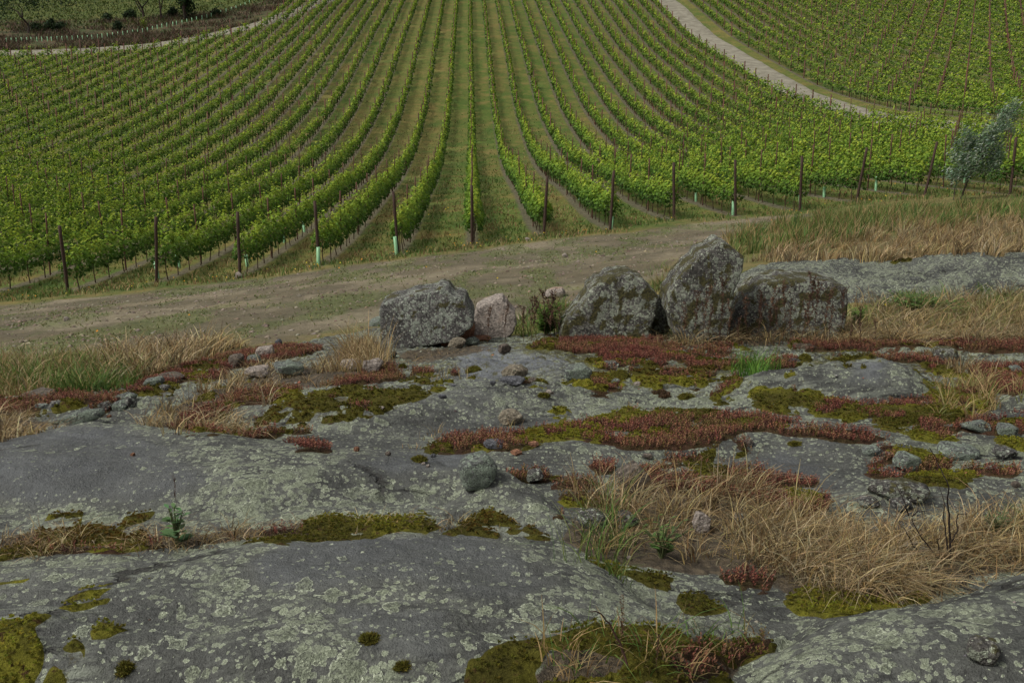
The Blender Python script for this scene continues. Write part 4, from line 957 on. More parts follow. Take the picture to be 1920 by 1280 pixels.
# green plastic grow tubes round young vines
def tube_mesh(h, rd):
    a = np.linspace(0, 2 * math.pi, 9)[:-1]; V = []; 
    for z_, rr in ((-.03, rd), (h, rd * 1.05), (h, rd * .8), (h * .1, rd * .8)): V += [(rr * math.cos(q), rr * math.sin(q), z_) for q in a]
    Fq = [[i * 8 + j, i * 8 + (j + 1) % 8, (i + 1) * 8 + (j + 1) % 8, (i + 1) * 8 + j] for i in range(3) for j in range(8)]
    o = mk('vine_guard', np.array(V), np.array(Fq), M_TUBE); d = o.data; bpy.data.objects.remove(o); return d
TM = tube_mesh(.52, .055)
for px, py, hs, what in [(597,499,1,'left of the blocky boulder at an end post foot'),(744,478,1,'at the end post above the blocky boulder'),(1146,430,.75,'at the end post above the rounded mossy boulder'),
  (1374,403,.9,'left of the end post above the tall pointed stone'),(1500,396,1,'at the foot of the leaning end post right of the tall stone'),(297,523,.95,'beside the third end post from the left'),(464,500,.7,'just right of the fourth end post from the left'),
  (337,503,.9,'between the third and fourth end posts from the left'),(533,455,.8,'under the vines left of the fifth end post'),(1087,375,.9,'under the vine row right of the eighth end post'),(1215,368,1,'under the vines left of the tenth end post'),
  (1193,358,.9,'deep under the vines left of the tenth end post'),(1305,378,.9,'under the vines right of the tenth end post'),(1642,358,1,'under the vines right of the thirteenth end post'),(1545,370,.7,'under the vines between the twelfth and thirteenth end posts'),
  (1808,345,1,'below the silvery windblown tree'),(673,405,.8,'under the leaf wall above the fifth end post'),(571,435,.8,'under the leaves behind the fifth end post')]:
    wv, zc = drop(px, py, 20); t = bpy.data.objects.new('vine_guard', TM); C.objects.link(t); t.location = wv; t.scale = (1, 1, hs * 1.15); t.rotation_euler = (random.gauss(0, .05), random.gauss(0, .05) - .04, 0)
    tag(t, 'pale green grow tube ' + what.replace('at the foot of', 'by'), 'grow tube', 'green grow tubes at the near vine rows')
line = np.array([(38,93),(120,90),(200,87),(300,74),(330,66),(380,56),(430,44),(490,24),(518,6)], float); line = line[:, :] + [-30, -12]
seg = np.r_[0, np.cumsum(np.hypot(*np.diff(line, axis=0).T))]; NTB = 52
for q in range(NTB):
    s0 = (q + .5) / NTB * seg[-1]; px = np.interp(s0, seg, line[:, 0]); py = np.interp(s0, seg, line[:, 1])
    wv, zc = drop(px + random.gauss(0, .6), py, 90); t = bpy.data.objects.new('vine_guard', TM); C.objects.link(t); t.location = wv; t.scale = (1.15, 1.15, 1.35)
    tag(t, 'small green grow tube, %s from the left along the far gravel road' % ordn(q + 1) if q < 39 else 'small green grow tube, %s from the right end of the far roadside line' % ordn(NTB - q), 'grow tube', 'green grow tubes lining the far gravel road')

# ------------------------------------------------------------------ stones
def blob(outline, depth, nth=72, ns=30, e=.5, eo=1.0, amp=.02, seed=0, fac=.5, lean=0.0, nfac=9, jag=0.0):
    """closed stone: star-shaped outline in the upright plane (x across, z up), rounded to a given depth"""
    o = np.array(outline, float)
    if jag:
        rj = np.random.default_rng(seed + 77); nx = np.roll(o, -1, 0); sz_ = max(np.ptp(o[:, 0]), np.ptp(o[:, 1])); o = np.stack([o + rj.normal(size=o.shape) * sz_ * jag * .5, o + (nx - o) * .36 + rj.normal(size=o.shape) * sz_ * jag, o + (nx - o) * .7 + rj.normal(size=o.shape) * sz_ * jag], 1).reshape(-1, 2)
    c = o.mean(0); c[1] = (o[:, 1].min() + o[:, 1].max()) * .5; c[0] = (o[:, 0].min() + o[:, 0].max()) * .5
    th = np.linspace(0, 2 * math.pi, nth, endpoint=False); rad = np.zeros(nth); n = len(o)
    dx, dz = np.cos(th), np.sin(th)
    for a in range(n):
        p, q = o[a] - c, o[(a + 1) % n] - c; e_ = q - p; den = dx * e_[1] - dz * e_[0]
        t = (p[0] * e_[1] - p[1] * e_[0]) / np.where(np.abs(den) < 1e-9, 1e-9, den); u = (p[0] * dz - p[1] * dx) / np.where(np.abs(den) < 1e-9, 1e-9, den)
        k = (t > 0) & (u >= -1e-6) & (u <= 1 + 1e-6); rad = np.where(k, np.maximum(rad, t), rad)
    ph = np.linspace(-math.pi / 2, math.pi / 2, ns + 2)[1:-1]
    g = np.cos(ph) ** e; dp = np.sign(np.sin(ph)) * np.abs(np.sin(ph)) ** e * depth / 2
    X = c[0] + g[:, None] * rad * dx; Z = c[1] + g[:, None] * rad * dz; Y = dp[:, None] + 0 * X
    # flat faces between front and rim need inner rings
    V = np.stack([X, Y, Z], -1).reshape(-1, 3)
    i = np.arange(ns - 1)[:, None] * nth; j = np.arange(nth)[None]; j2 = (j + 1) % nth
    Fq = np.stack([i + j, i + j2, i + nth + j2, i + nth + j], -1).reshape(-1, 4)
    # inner cap rings
    for end, base in ((0, 0), (1, (ns - 1) * nth)):
        ring = V[base:base + nth]; cen = ring.mean(0) * [1, 1, 1]; last = base
        for f in (.82, .64, .46, .3, .15):
            nr = cen + (ring - cen) * f; s0 = len(V); V = np.vstack([V, nr]); jj = np.arange(nth); k2 = (jj + 1) % nth
            q = np.stack([last + jj, s0 + jj, s0 + k2, last + k2], -1)
            Fq = np.vstack([Fq, q if end == 0 else q[:, ::-1]]); last = s0
        s0 = len(V); V = np.vstack([V, cen[None]]); jj = np.arange(0, nth, 2)
        q = np.stack([last + jj, np.full(len(jj), s0), last + (jj + 2) % nth, last + (jj + 1) % nth], -1)
        Fq = np.vstack([Fq, q if end == 0 else q[:, ::-1]])
    r = np.random.default_rng(seed); size = max(np.ptp(o[:, 0]), np.ptp(o[:, 1]))
    cc_ = np.array([c[0], 0, c[1]]); D = V - cc_
    # shave planar facets off
    for q in range(nfac):
        nn = r.normal(size=3); nn /= np.linalg.norm(nn); pj = D @ nn; lim = pj.max() * (1 - .14 * fac * r.random()); over = np.maximum(pj - lim, 0); D = D - nn * over[:, None]
    V = cc_ + D
    nrm = D / (np.linalg.norm(D, axis=1)[:, None] + 1e-9)
    fr = 2.2 / size
    rg = 1 - np.abs(fbm(V[:, 0] * fr * 1.6 + 7, V[:, 1] * fr * 1.6, V[:, 2] * fr * 1.6 + seed, 4, seed + 9, .6)) * 2
    V = V + nrm * (size * amp * (.5 * (rg - .6) + fbm(V[:, 0] * fr + seed, V[:, 1] * fr, V[:, 2] * fr, 5, seed, .6) * 1.6 + .35 * fbm(V[:, 0] * fr * 9, V[:, 1] * fr * 9 + seed, V[:, 2] * fr * 9, 3, seed + 5, .7)))[:, None]
    V[:, 1] += (V[:, 2] - o[:, 1].min()) * lean
    return V, Fq
def stone(name, outl_px, depth, mat, label, base_y=None, e=.35, amp=.02, seed=0, fac=.5, lean=.12, cat='boulder', group=None, zc=None, sink=0.0, nfac=9, res=1.0, parent=None, zoff=0):
    o = np.array(outl_px, float); by = base_y or o[:, 1].max(); bx = (o[:, 0].min() + o[:, 0].max()) / 2
    wv, z = drop(bx, by, 2.0)
    if zc: z = zc; wv = unproj(np.array([bx]), np.array([by]), np.array([zc]))[0]
    loc = np.stack([(o[:, 0] - bx) / F * z, (by - o[:, 1]) / F * z / math.cos(P)], -1)
    loc[:, 1] *= max(.6, 1 - .24 * depth / np.ptp(loc[:, 1])); loc[loc[:, 1] < .02 * 1, 1] -= sink
    V, Fq = blob(loc, depth, nth=int(96 * res), ns=int(34 * res) // 2 * 2, e=e, amp=amp, seed=seed, fac=fac, lean=lean, nfac=nfac, jag=.011)
    V[:, 1] += depth * .42
    ob = mk(name, V, Fq, mat, smooth=False); ob.location = wv + np.array([0, 0, zoff]); ob.rotation_euler = (0, 0, -TH)
    tag(ob, label, cat, group); return ob
stone('blocky_boulder', [(711,580),(712,562),(730,552),(760,545),(815,532),(832,523),(840,528),(852,543),(872,550),(876,566),(886,582),(886,604),(868,622),(848,640),(790,649),(722,658),(714,650),(712,620)], .42, M_STONE_G, 'big blocky grey lichened boulder at the left end of the stone row', 655, e=0.09, amp=0.013, seed=11, fac=0.08, lean=.2, nfac=60, res=1.5)
stone('rusty_rock', [(848,638),(862,610),(884,590),(890,612),(887,634),(868,640)], .25, M_STONE_O, 'rust orange rock wedged under the right end of the blocky boulder', 640, e=.5, amp=.02, seed=12, sink=.02, res=.6, cat='rock')
stone('pale_boulder', [(884,634),(884,600),(892,572),(914,560),(938,548),(950,560),(966,584),(969,604),(960,628),(940,636)], .32, M_STONE_P, 'pale pinkish angular boulder right of the blocky grey boulder', 633, e=0.12, amp=0.011, seed=13, fac=0.3, nfac=30, res=1.2, lean=.25, sink=.03)
stone('rounded_boulder', [(1050,634),(1058,606),(1070,588),(1092,556),(1110,522),(1138,500),(1162,495),(1186,495),(1204,507),(1222,530),(1233,548),(1226,575),(1221,604),(1219,634)], .50, M_STONE, 'rounded mossy boulder with flat front and pale lichen disc, left of the tall pointed one', 634, e=0.11, amp=0.014, seed=14, fac=0.14, nfac=34, res=1.5, lean=.10, sink=.04)
stone('small_boulder', [(1216,630),(1216,566),(1226,549),(1246,550),(1260,562),(1262,606),(1256,624)], .34, M_STONE, 'small mossy boulder filling the gap between rounded and pointed boulders', 630, e=.4, amp=.02, seed=15, sink=.03, res=.8)
stone('pointed_boulder', [(1246,560),(1250,540),(1264,512),(1290,485),(1318,456),(1345,437),(1360,442),(1387,470),(1387,492),(1378,520),(1368,575),(1366,630),(1290,645),(1262,625)], .46, M_STONE, 'tall pointed boulder blotched with dark moss and pale lichen', 642, e=0.1, amp=0.014, seed=16, fac=0.08, lean=.08, sink=.03, nfac=60, res=1.5)
stone('wide_boulder', [(1366,636),(1370,590),(1382,562),(1408,534),(1438,508),(1482,503),(1530,506),(1562,512),(1588,524),(1588,560),(1582,600),(1576,632),(1470,642)], .55, M_STONE, 'wide low dark boulder behind the dried brown stalks at the right end of the row', 638, e=0.11, amp=0.014, seed=17, fac=0.1, lean=.14, sink=.03, nfac=60, res=1.5)
stone('grey_stone', [(1018,560),(1026,544),(1040,536),(1056,534),(1061,546),(1058,560)], .35, M_STONE_P, 'light grey stone lying in the grass behind the weeds, left of the rounded boulder', 558, e=.6, seed=18, res=.5, cat='stone')
stone('grey_stone', [(690,612),(692,600),(712,590),(725,600),(720,614)], .3, M_STONE_L, 'light grey stone peeping out behind the left side of the blocky boulder', 612, e=.6, seed=19, res=.5, cat='stone', sink=.02)
def rock(px, py, wpx, hpx, mat, label, dr=.8, seed=None, e=.3, fac=2.6, sink=.25, name='loose_stone', tilt=0.0, yaw=None, group='loose stones lying on the bedrock', cat='stone', n=6, amp=.014):
    sd = seed if seed is not None else int(px * 7 + py) % 9973; r = np.random.default_rng(sd)
    a = np.linspace(0, 2 * math.pi, n, endpoint=False) + r.random(n) * .5
    rr = .82 + .25 * r.random(n); wv, z = drop(px, py)
    W_, H_ = wpx / F * z, hpx / F * z / .93
    q = np.stack([np.sign(np.cos(a)) * np.abs(np.cos(a)) ** .75 * rr, np.sign(np.sin(a)) * np.abs(np.sin(a)) ** .75 * rr], -1)
    H_ = max(H_ * .84, H_ - .12 * max(W_ * dr, H_ * .7))
    q = (q - q.min(0)) / np.ptp(q, axis=0) * [W_, H_ * (1 + sink * .4)] - [W_ / 2, H_ * sink * .4]
    dep = max(W_ * dr, H_ * .7)
    V, Fq = blob(q, dep, 48, 16, e=e, amp=amp, seed=sd, fac=fac, nfac=9); V[:, 1] += dep * .45
    ob = mk(name, V, Fq, mat, smooth=False); ob.location = wv; ob.rotation_euler = (0, tilt, -TH + (r.normal() * .25 if yaw is None else yaw)); tag(ob, label, cat, group); return ob
LST = [
 (956,712,48,25,M_STONE_T,'flat topped tan stone resting on the bluish wet rock'),(955,722,52,10,M_SLATE,'thin grey flake under the flat topped tan stone'),
 (944,795,44,26,M_STONE_T,'rounded grey tan stone above the central moss and stonecrop band'),
 (1120,996,62,34,M_STONE_G,'grey stone half buried in dry grass right of the lobed slab'),(1172,990,46,30,M_STONE_G,'second grey stone in the dry grass beside the half buried one'),
 (1315,1002,34,40,M_STONE_P,'light rounded stone poking out of the dry grass'),(1384,980,26,18,M_STONE_G,'small grey stone in grass below the big stonecrop mat'),
 (1003,907,34,26,M_STONE_G,'small grey stone between two red stonecrop clumps'),(926,842,44,12,M_SLATE,'flat dark slate piece at the edge of the central moss band'),
 (1085,716,54,32,M_STONE_L,'pale lichened stone beside the bright moss cushions'),(1147,690,30,12,M_STONE_G,'grey stone in the stonecrop below the rounded boulder'),
 (697,700,38,26,M_STONE_P,'pale tan stone in the dry grass left of the blocky boulder'),(654,698,52,20,M_STONE_P,'pale tan slab beside the grass tuft at the blocky boulder'),(733,672,22,16,M_STONE_G,'grey chip below the left corner of the blocky boulder'),
 (855,654,34,20,M_STONE_T,'tan broken chip under the right end of the blocky boulder'),(882,648,26,16,M_STONE_L,'greenish lichened chip right of the blocky boulder base'),(832,650,20,10,M_STONE_O,'orange brown chip in the gap below the blocky boulder'),(905,642,46,9,M_STONE_O,'long reddish chip below the pale boulder'),
 (497,672,40,24,M_STONE_P,'pinkish grey stone at the back edge of the outcrop'),(437,690,30,26,M_STONE_B,'dark slab leaning at the back edge of the outcrop'),(472,682,28,16,M_STONE_L,'small grey stone in front of the pinkish one'),
 (519,650,14,14,M_SLATE,'dark small stone at the back edge beside the pinkish stone'),(285,728,38,20,M_STONE_L,'light grey stone among stonecrop left of the dry grass'),(303,735,24,12,M_STONE_G,'grey stone at the right of the light one in stonecrop'),
 (222,772,34,20,M_STONE_L,'light blocky stone in the stonecrop at the slab edge'),(238,764,18,24,M_STONE_G,'upright striped grey stone beside the light blocky stone'),(192,768,30,14,M_STONE_G,'low grey stone left of the light blocky stone'),
 (103,768,32,14,M_STONE_G,'rounded grey stone in left stonecrop patch'),(74,770,28,10,M_STONE_L,'small flat stone left of the rounded grey stone'),(54,752,70,12,M_STONE_B,'long brown slab at the far left edge of the stonecrop'),
 (480,708,50,18,M_STONE_P,'pale slab lying in the dry grass of the left hollow'),(546,706,56,26,M_STONE_L,'pale grey rock between stonecrop and grass above the left hollow'),(333,718,60,14,M_STONE_B,'brownish slab bedded in stonecrop above the left hollow'),
 (1843,812,52,22,M_STONE_L,'left of two square grey blocks at the right edge'),(1893,822,42,26,M_STONE_L,'right of two square grey blocks at the right edge'),(1782,682,56,28,M_STONE,'dark mossy lump on the upper right slab'),
 (1708,884,52,32,M_STONE_L,'grey stone ringed by stonecrop and moss on the right'),(1810,862,80,20,M_STONE_L,'flat lichened slab above the right stonecrop strip'),(1882,862,50,22,M_STONE_G,'grey stone at right edge beside the flat lichened slab'),(1640,856,40,16,M_STONE_L,'small pale slab left of the ringed grey stone'),
 (1632,954,42,20,M_STONE_G,'small pale stone in front of the long mossy ledge'),(1697,960,40,24,M_STONE_G,'small dark stone under the right part of the mossy ledge'),(1908,915,16,12,M_STONE_B,'little dark stone near the right edge'),(1910,702,26,16,M_STONE_L,'grey stone in stonecrop at the right edge'),
 (1712,1010,48,30,M_STONE_G,'weathered stone wrapped in dry grass left of the dark twigs'),(1640,1020,46,26,M_STONE_L,'pale stone wrapped in dry grass in front of the weathered one'),(1720,1045,50,24,M_STONE_G,'low grey stone in the thick grass at the twigs'),
 (1455,765,20,8,M_SLATE,'dark flake on the dome shaped slab'),(1490,680,18,9,M_SLATE,'dark flake above the dome shaped slab'),(1400,836,24,10,M_STONE_B,'brown stone at the tip of the middle stonecrop tongue'),(1195,726,18,10,M_STONE_P,'pale little stone between the moss cushions'),(1155,722,20,12,M_STONE_L,'whitish little stone right of the bright cushion'),
 (924,722,12,8,M_SLATE,'dark pebble left of the flat topped tan stone'),(1030,741,18,9,M_STONE_P,'pinkish pebble right of the flat topped tan stone'),(1000,722,18,14,M_STONE_B,'dark brown stone beside the flat topped tan stone'),
 (727,855,12,8,M_STONE_B,'brown pebble left of the round moss cushion'),(812,858,10,7,M_SLATE,'dark pebble right of the round moss cushion'),(795,873,8,6,M_STONE_P,'pale pebble under the round moss cushion'),(802,877,8,6,M_STONE_P,'second pale pebble under the round moss cushion'),
 (669,847,12,9,M_STONE_O,'rusty pebble on the left slab below the moss mat'),(247,855,9,7,M_STONE_O,'orange pebble on the wide left slab'),(147,785,9,7,M_STONE_O,'orange pebble at the upper edge of the left slab'),(203,784,9,6,M_STONE_O,'orange pebble below the light blocky stone'),
 (1000,838,22,8,M_STONE_O,'orange chip just below the central band'),(975,853,24,8,M_STONE_O,'orange flat chip below the central band, left one'),(1178,1050,10,8,M_STONE_P,'pale pebble at the lobed slab tip'),(1295,712,14,7,M_SLATE,'dark flake near the moss right of the cushions'),
 (705,772,26,8,M_STONE_P,'pale stick-like sliver at the left moss mat'),(830,748,18,7,M_SLATE,'dark flake above the left moss mat end'),(848,727,14,6,M_SLATE,'dark flake on the central rock'),(1215,860,18,7,M_STONE_B,'brown flake below the central band'),(448,522,14,12,M_STONE_P,'pale stone at the foot of the fourth end post'),
 (990,452,12,7,M_STONE_P,'pale stone on the headland between two end posts'),(1060,483,12,8,M_STONE_P,'white stone on the dirt track'),(123,602,12,8,M_STONE_P,'pale stone on the left of the dirt track')]
for (px, py, w_, h_, m_, lb) in LST: rock(px, py, w_, h_, m_, lb)
rock(900, 916, 74, 62, M_STONE_L, 'angular green lichened block at the middle of the slabs', dr=.8, seed=43, e=.38, fac=1.4, n=5)
rock(1194, 936, 62, 66, M_STONE_B, 'brown angular block standing among dry grass right of centre', dr=.5, seed=44, e=.38, fac=1.2, n=5)
rock(1682, 946, 124, 40, M_STONE, 'long flat mossy ledge stone with a dark hollow beneath', dr=.5, seed=45, e=.4, sink=0)
rock(1846, 1250, 58, 46, M_STONE, 'dark mossy lump on the near right slab', dr=.9, seed=52, e=.5, amp=.03, n=8, fac=.9)
rock(138, 795, 120, 20, M_STONE_L, 'long tilted pale slab along the left edge of the outcrop', dr=.25, seed=47, e=.4, tilt=-.28, sink=1)
rock(228, 752, 62, 14, M_STONE_L, 'thin tilted slab above the long pale one', dr=.3, seed=48, e=.4, tilt=-.26, sink=1)
rock(950, 664, 24, 20, M_STONE_B, 'small upright brown wedge on the bluish wet rock', dr=.4, seed=49)
rock(762, 546, 60, 9, M_SLATE, 'thin slate lying on top of the blocky boulder', dr=.5, seed=50) if False else None
# gravel and grit strewn over rock and track
def grit(name, X, Y, Z, sz, cols, r, mat, label):
    n = len(X); ct = np.stack([X, Y, Z], -1); d = np.array([[1, 0, 0], [0, 1, 0], [-1, 0, 0], [0, -1, 0], [0, 0, .6], [0, 0, -.4]]) 
    V = ct[:, None] + d[None] * sz[:, None, None] * (.6 + .7 * r.random((n, 6, 1))); Fq = np.array([[0, 1, 4], [1, 2, 4], [2, 3, 4], [3, 0, 4], [1, 0, 5], [2, 1, 5], [3, 2, 5], [0, 3, 5]])
    o = mk(name, V.reshape(-1, 3), ((np.arange(n) * 6)[:, None, None] + Fq[None]).reshape(-1, 3), mat, cols=np.repeat(cols, 6, 0), smooth=False); tag(o, label, 'gravel', kind='stuff')
X, Y, i, j, r = pick(ss(5.0, 6.5, RY) * (.25 + mTh + region(SEDUM, 40)) * ss(.45, .75, brk2) * ss(9.5, 8.5, RY) + .01, 160, 220)
pg = np.array([[.05, .04, .035], [.16, .13, .11], [.09, .085, .08], [.30, .13, .07], [.30, .28, .24]])
grit('rock_grit', X, Y, RZ[i, j], .006 + .016 * r.random(len(X)) ** 3, jit(pg[np.minimum(r.integers(0, 6, len(X)), 4) * (r.random(len(X)) < .8)], len(X), r, .3), r, M_BARK, 'crumbs and chips of stone strewn over the bedrock')
X, Y, r = strew(30000, 9, 36, 221, lambda x, y: ss(-.3, .5, sdf(x, y, W_TRACK)) * (.15 + .5 * (vnoise(x * .8, y * .8, seed=9) > .6)))
grit('track_gravel', X, Y, hg(X, Y), .012 + .035 * r.random(len(X)) ** 4 + .0004 * Y, jit(np.array([[.20, .16, .12], [.12, .09, .07], [.22, .185, .14]])[r.integers(0, 3, len(X))], len(X), r, .25), r, M_BARK, 'small clods and stones on the dirt track')

# ------------------------------------------------------------------ moss cushions
for px, py, w_, h_, cl_, lb in [(785,866,28,15,0,'round olive moss cushion alone on the grey slab'),(1128,690,28,13,1,'bright green moss cushion touching the stonecrop'),(1096,730,44,22,1,'largest bright moss cushion below the pale lichened stone'),(1128,738,32,16,0,'olive moss cushion right of the largest bright one'),
  (888,698,28,15,0,'olive moss cushion with dry stems on the central rock'),(755,693,16,14,0,'small moss cushion at the left of the central rock'),(985,725,26,15,2,'brown moss cushion below the flat topped tan stone'),(1010,722,34,15,0,'olive moss cushion with a brown stone on it'),(1100,705,24,10,0,'low olive moss cushion above the bright cushions'),
  (1160,712,44,22,0,'broad dark olive moss cushion between stonecrop and bright cushions'),(1242,742,34,12,2,'dark brown moss cushion below the olive group'),(1123,745,44,9,2,'flat blackish moss cushion under the olive one'),(1288,748,30,12,0,'olive moss cushion near the forked moss patch'),(1512,675,22,16,0,'dark moss cushion above the dome shaped slab'),
  (693,1205,38,22,0,'olive moss cushion among lichen rings on the near slab'),(755,1254,28,16,0,'small moss cushion at the bottom of the near slab'),(233,1262,34,34,0,'tall moss cushion at bottom left of the near slab'),(1020,745,20,9,0,'little moss cushion below the brown topped one'),(1043,900,18,8,0,'tiny moss cushion by the middle stonecrop'),(1492,835,22,10,0,'tiny moss cushion on the mid right slab')]:
    wv, z = drop(px, py); a = w_ / F * z / 2; hgt = h_ / F * z * (.42 if z < 5 else .6); r = np.random.default_rng(int(px + py))
    th, ph = np.meshgrid(np.linspace(0, 2 * math.pi, 29)[:-1], np.linspace(0, math.pi / 2, 10)[:-1]); 
    rr = (1 + .42 * fbm(np.cos(th) * 1.6 + px, np.sin(th) * 1.6 + ph, seed=3)) * (1 + .05 * r.normal(size=th.shape))
    V = np.stack([a * rr * np.cos(th) * np.cos(ph) ** .8, a * .9 * rr * np.sin(th) * np.cos(ph) ** .8 + a * .6, hgt * np.sin(ph) * rr - hgt * .12], -1).reshape(-1, 3)
    V = np.vstack([V, [[0, a * .6, hgt * .9]]]); m = 28; k = np.arange(8)[:, None] * m; jj = np.arange(m)[None]
    Fq = np.stack([k + jj, k + (jj + 1) % m, k + m + (jj + 1) % m, k + m + jj], -1).reshape(-1, 4); t0 = 8 * m; ja = np.arange(0, m, 2)
    Fq = np.vstack([Fq, np.stack([t0 + ja, t0 + (ja + 1) % m, t0 + (ja + 2) % m, np.full(m // 2, 9 * m)], -1)])
    c0 = [mossc0, mossc1 * 1.05, np.array([.045, .028, .016])][cl_]
    # fuzz shoots standing off the cushion
    ns_ = 700; pi = r.integers(0, len(V), ns_); nv = V[pi] - [0, a * .6, -hgt * .2]; nv /= np.linalg.norm(nv, axis=1)[:, None] + 1e-9; tg = np.cross(nv, r.normal(size=(ns_, 3))); tg /= np.linalg.norm(tg, axis=1)[:, None]
    bs = V[pi] * (.94 + .06 * r.random((ns_, 1))) + r.normal(size=(ns_, 3)) * a * .05; sw = .0022 + .0004 * z; fz = np.stack([bs - tg * sw, bs + tg * sw, bs + nv * (.0045 + .0006 * z) + r.normal(size=(ns_, 3)) * .003, bs], 1).reshape(-1, 3)
    VV = np.vstack([V, fz]); FF = np.vstack([Fq, len(V) + np.arange(len(fz)).reshape(-1, 4)])
    ob = mk('moss_cushion', VV, FF, M_MOSS, cols=np.vstack([jit(c0, len(V), r, .25), np.repeat(jit(c0 * 1.9, ns_, r, .35), 4, 0)])); ob.location = wv
    tag(ob, lb, 'moss cushion', 'round moss cushions on the bedrock')
print('stones', time.time() - T0)

# ------------------------------------------------------------------ dried stalks, weeds, twigs
BRN = np.array([.075, .040, .026]); BRN2 = np.array([.13, .075, .045])
def dock_mesh(seed, h, lush=1.0):
    r = np.random.default_rng(seed); n = 9; z = np.linspace(0, h, n); w_ = np.cumsum(r.normal(size=(n, 2)) * .012 * h, 0)
    sp_ = np.c_[w_, z]; V, Fq = tube(sp_, np.linspace(.005, .0025, n), 5, False); Fq = Fq; parts = [(V, Fq, jit(BRN, len(V), r, .2))]
    for b in range(5):     # side branches
        t = .4 + .5 * r.random(); p = np.array([np.interp(t * h, z, sp_[:, q]) for q in range(3)]); a = r.random() * 6.28; L = h * (.12 + .16 * r.random())
        e = p + np.array([math.cos(a) * L * .45, math.sin(a) * L * .45, L]); bv, bf = tube([p, (p + e) / 2 + [0, 0, -.01], e], [.003, .0025, .0018], 4, False); parts.append((bv, bf, jit(BRN, len(bv), r, .2)))
        m = int(26 * lush); tt_ = r.random(m)[:, None]; c = p + (e - p) * tt_ + r.normal(size=(m, 3)) * .010; lv, lf = leaves(c, r.normal(size=(m, 3)), .012 + .012 * r.random(m), r); parts.append((lv, lf, np.repeat(jit(BRN if r.random() < .6 else BRN2, m, r, .35), 4, 0)))
    m = int(90 * lush); t = .35 + .65 * r.random(m) ** .8; c = np.stack([np.interp(t * h, z, sp_[:, q]) for q in range(3)], -1) + r.normal(size=(m, 3)) * [.012, .012, .01]
    lv, lf = leaves(c, r.normal(size=(m, 3)), .012 + .014 * r.random(m), r); parts.append((lv, lf, np.repeat(jit(BRN2 if seed % 2 else BRN, m, r, .35), 4, 0)))
    V, Fq, cl = join(parts); return mesh_of('dock_stalk', V, Fq, M_GRASS, cl, False)
DM = [dock_mesh(900 + q, 1.0, 1.0) for q in range(5)]
for me_ in DM:      # built 1 m tall; radial detail is rescaled when placed
    pass
def stalk(px, py, hpx, label, q, thick=.75, group='dried brown dock stalks before the boulders'):
    wv, z = drop(px, py, 2.2); h = hpx / F * z; t = bpy.data.objects.new('dock_stalk', DM[q % 5]); C.objects.link(t)
    t.location = wv; t.scale = ((h * .9 + .2) * thick, (h * .9 + .2) * thick, h); t.rotation_euler = (random.gauss(0, .04), random.gauss(0, .05), q * 1.7)
    tag(t, label, 'dock stalk', group)
SX = [1262, 1285, 1302, 1318, 1332, 1347, 1366, 1384, 1400, 1412, 1424, 1440, 1452, 1467, 1482, 1500, 1513, 1528, 1545, 1556, 1573, 1592, 1612, 1640]
SH = [60, 86, 110, 118, 80, 124, 94, 62, 98, 108, 84, 116, 95, 124, 80, 128, 104, 130, 112, 85, 104, 54, 84, 54]
for q, (px, h_) in enumerate(zip(SX, SH)): stalk(px, 646 + (q * 7 % 5) * 2, h_, 'dried brown dock stalk, %s from the left before the right boulders' % ordn(q + 1), q)
for q, (px, py, h_) in enumerate([(982, 642, 70), (996, 640, 90), (1008, 642, 80), (1020, 640, 96), (1031, 641, 84), (1042, 640, 100), (1052, 641, 70)]):
    stalk(px, py, h_, 'dried brown stalk, %s from left between pale and rounded boulders' % ordn(q + 1), q + 2, 1, 'dried stalks between the pale and rounded boulders')
stalk(914, 646, 76, 'thin dried stalk in front of the pale boulder, left one', 3, .6, 'thin stalks at the pale boulder'); stalk(949, 648, 82, 'thin dried stalk in front of the pale boulder, right one', 4, .6, 'thin stalks at the pale boulder')
stalk(1165, 1240, 130, 'leaning dried stalk rising from the bottom moss, left one', 1, .35, 'dried stalks in the bottom moss'); stalk(1230, 1270, 90, 'short dried stalk rising from the bottom moss', 2, .35, 'dried stalks in the bottom moss')
stalk(332, 960, 70, 'dead dark stalk sticking up above the small green thistle weed', 0, .3, 'dead stalks on the near slabs')
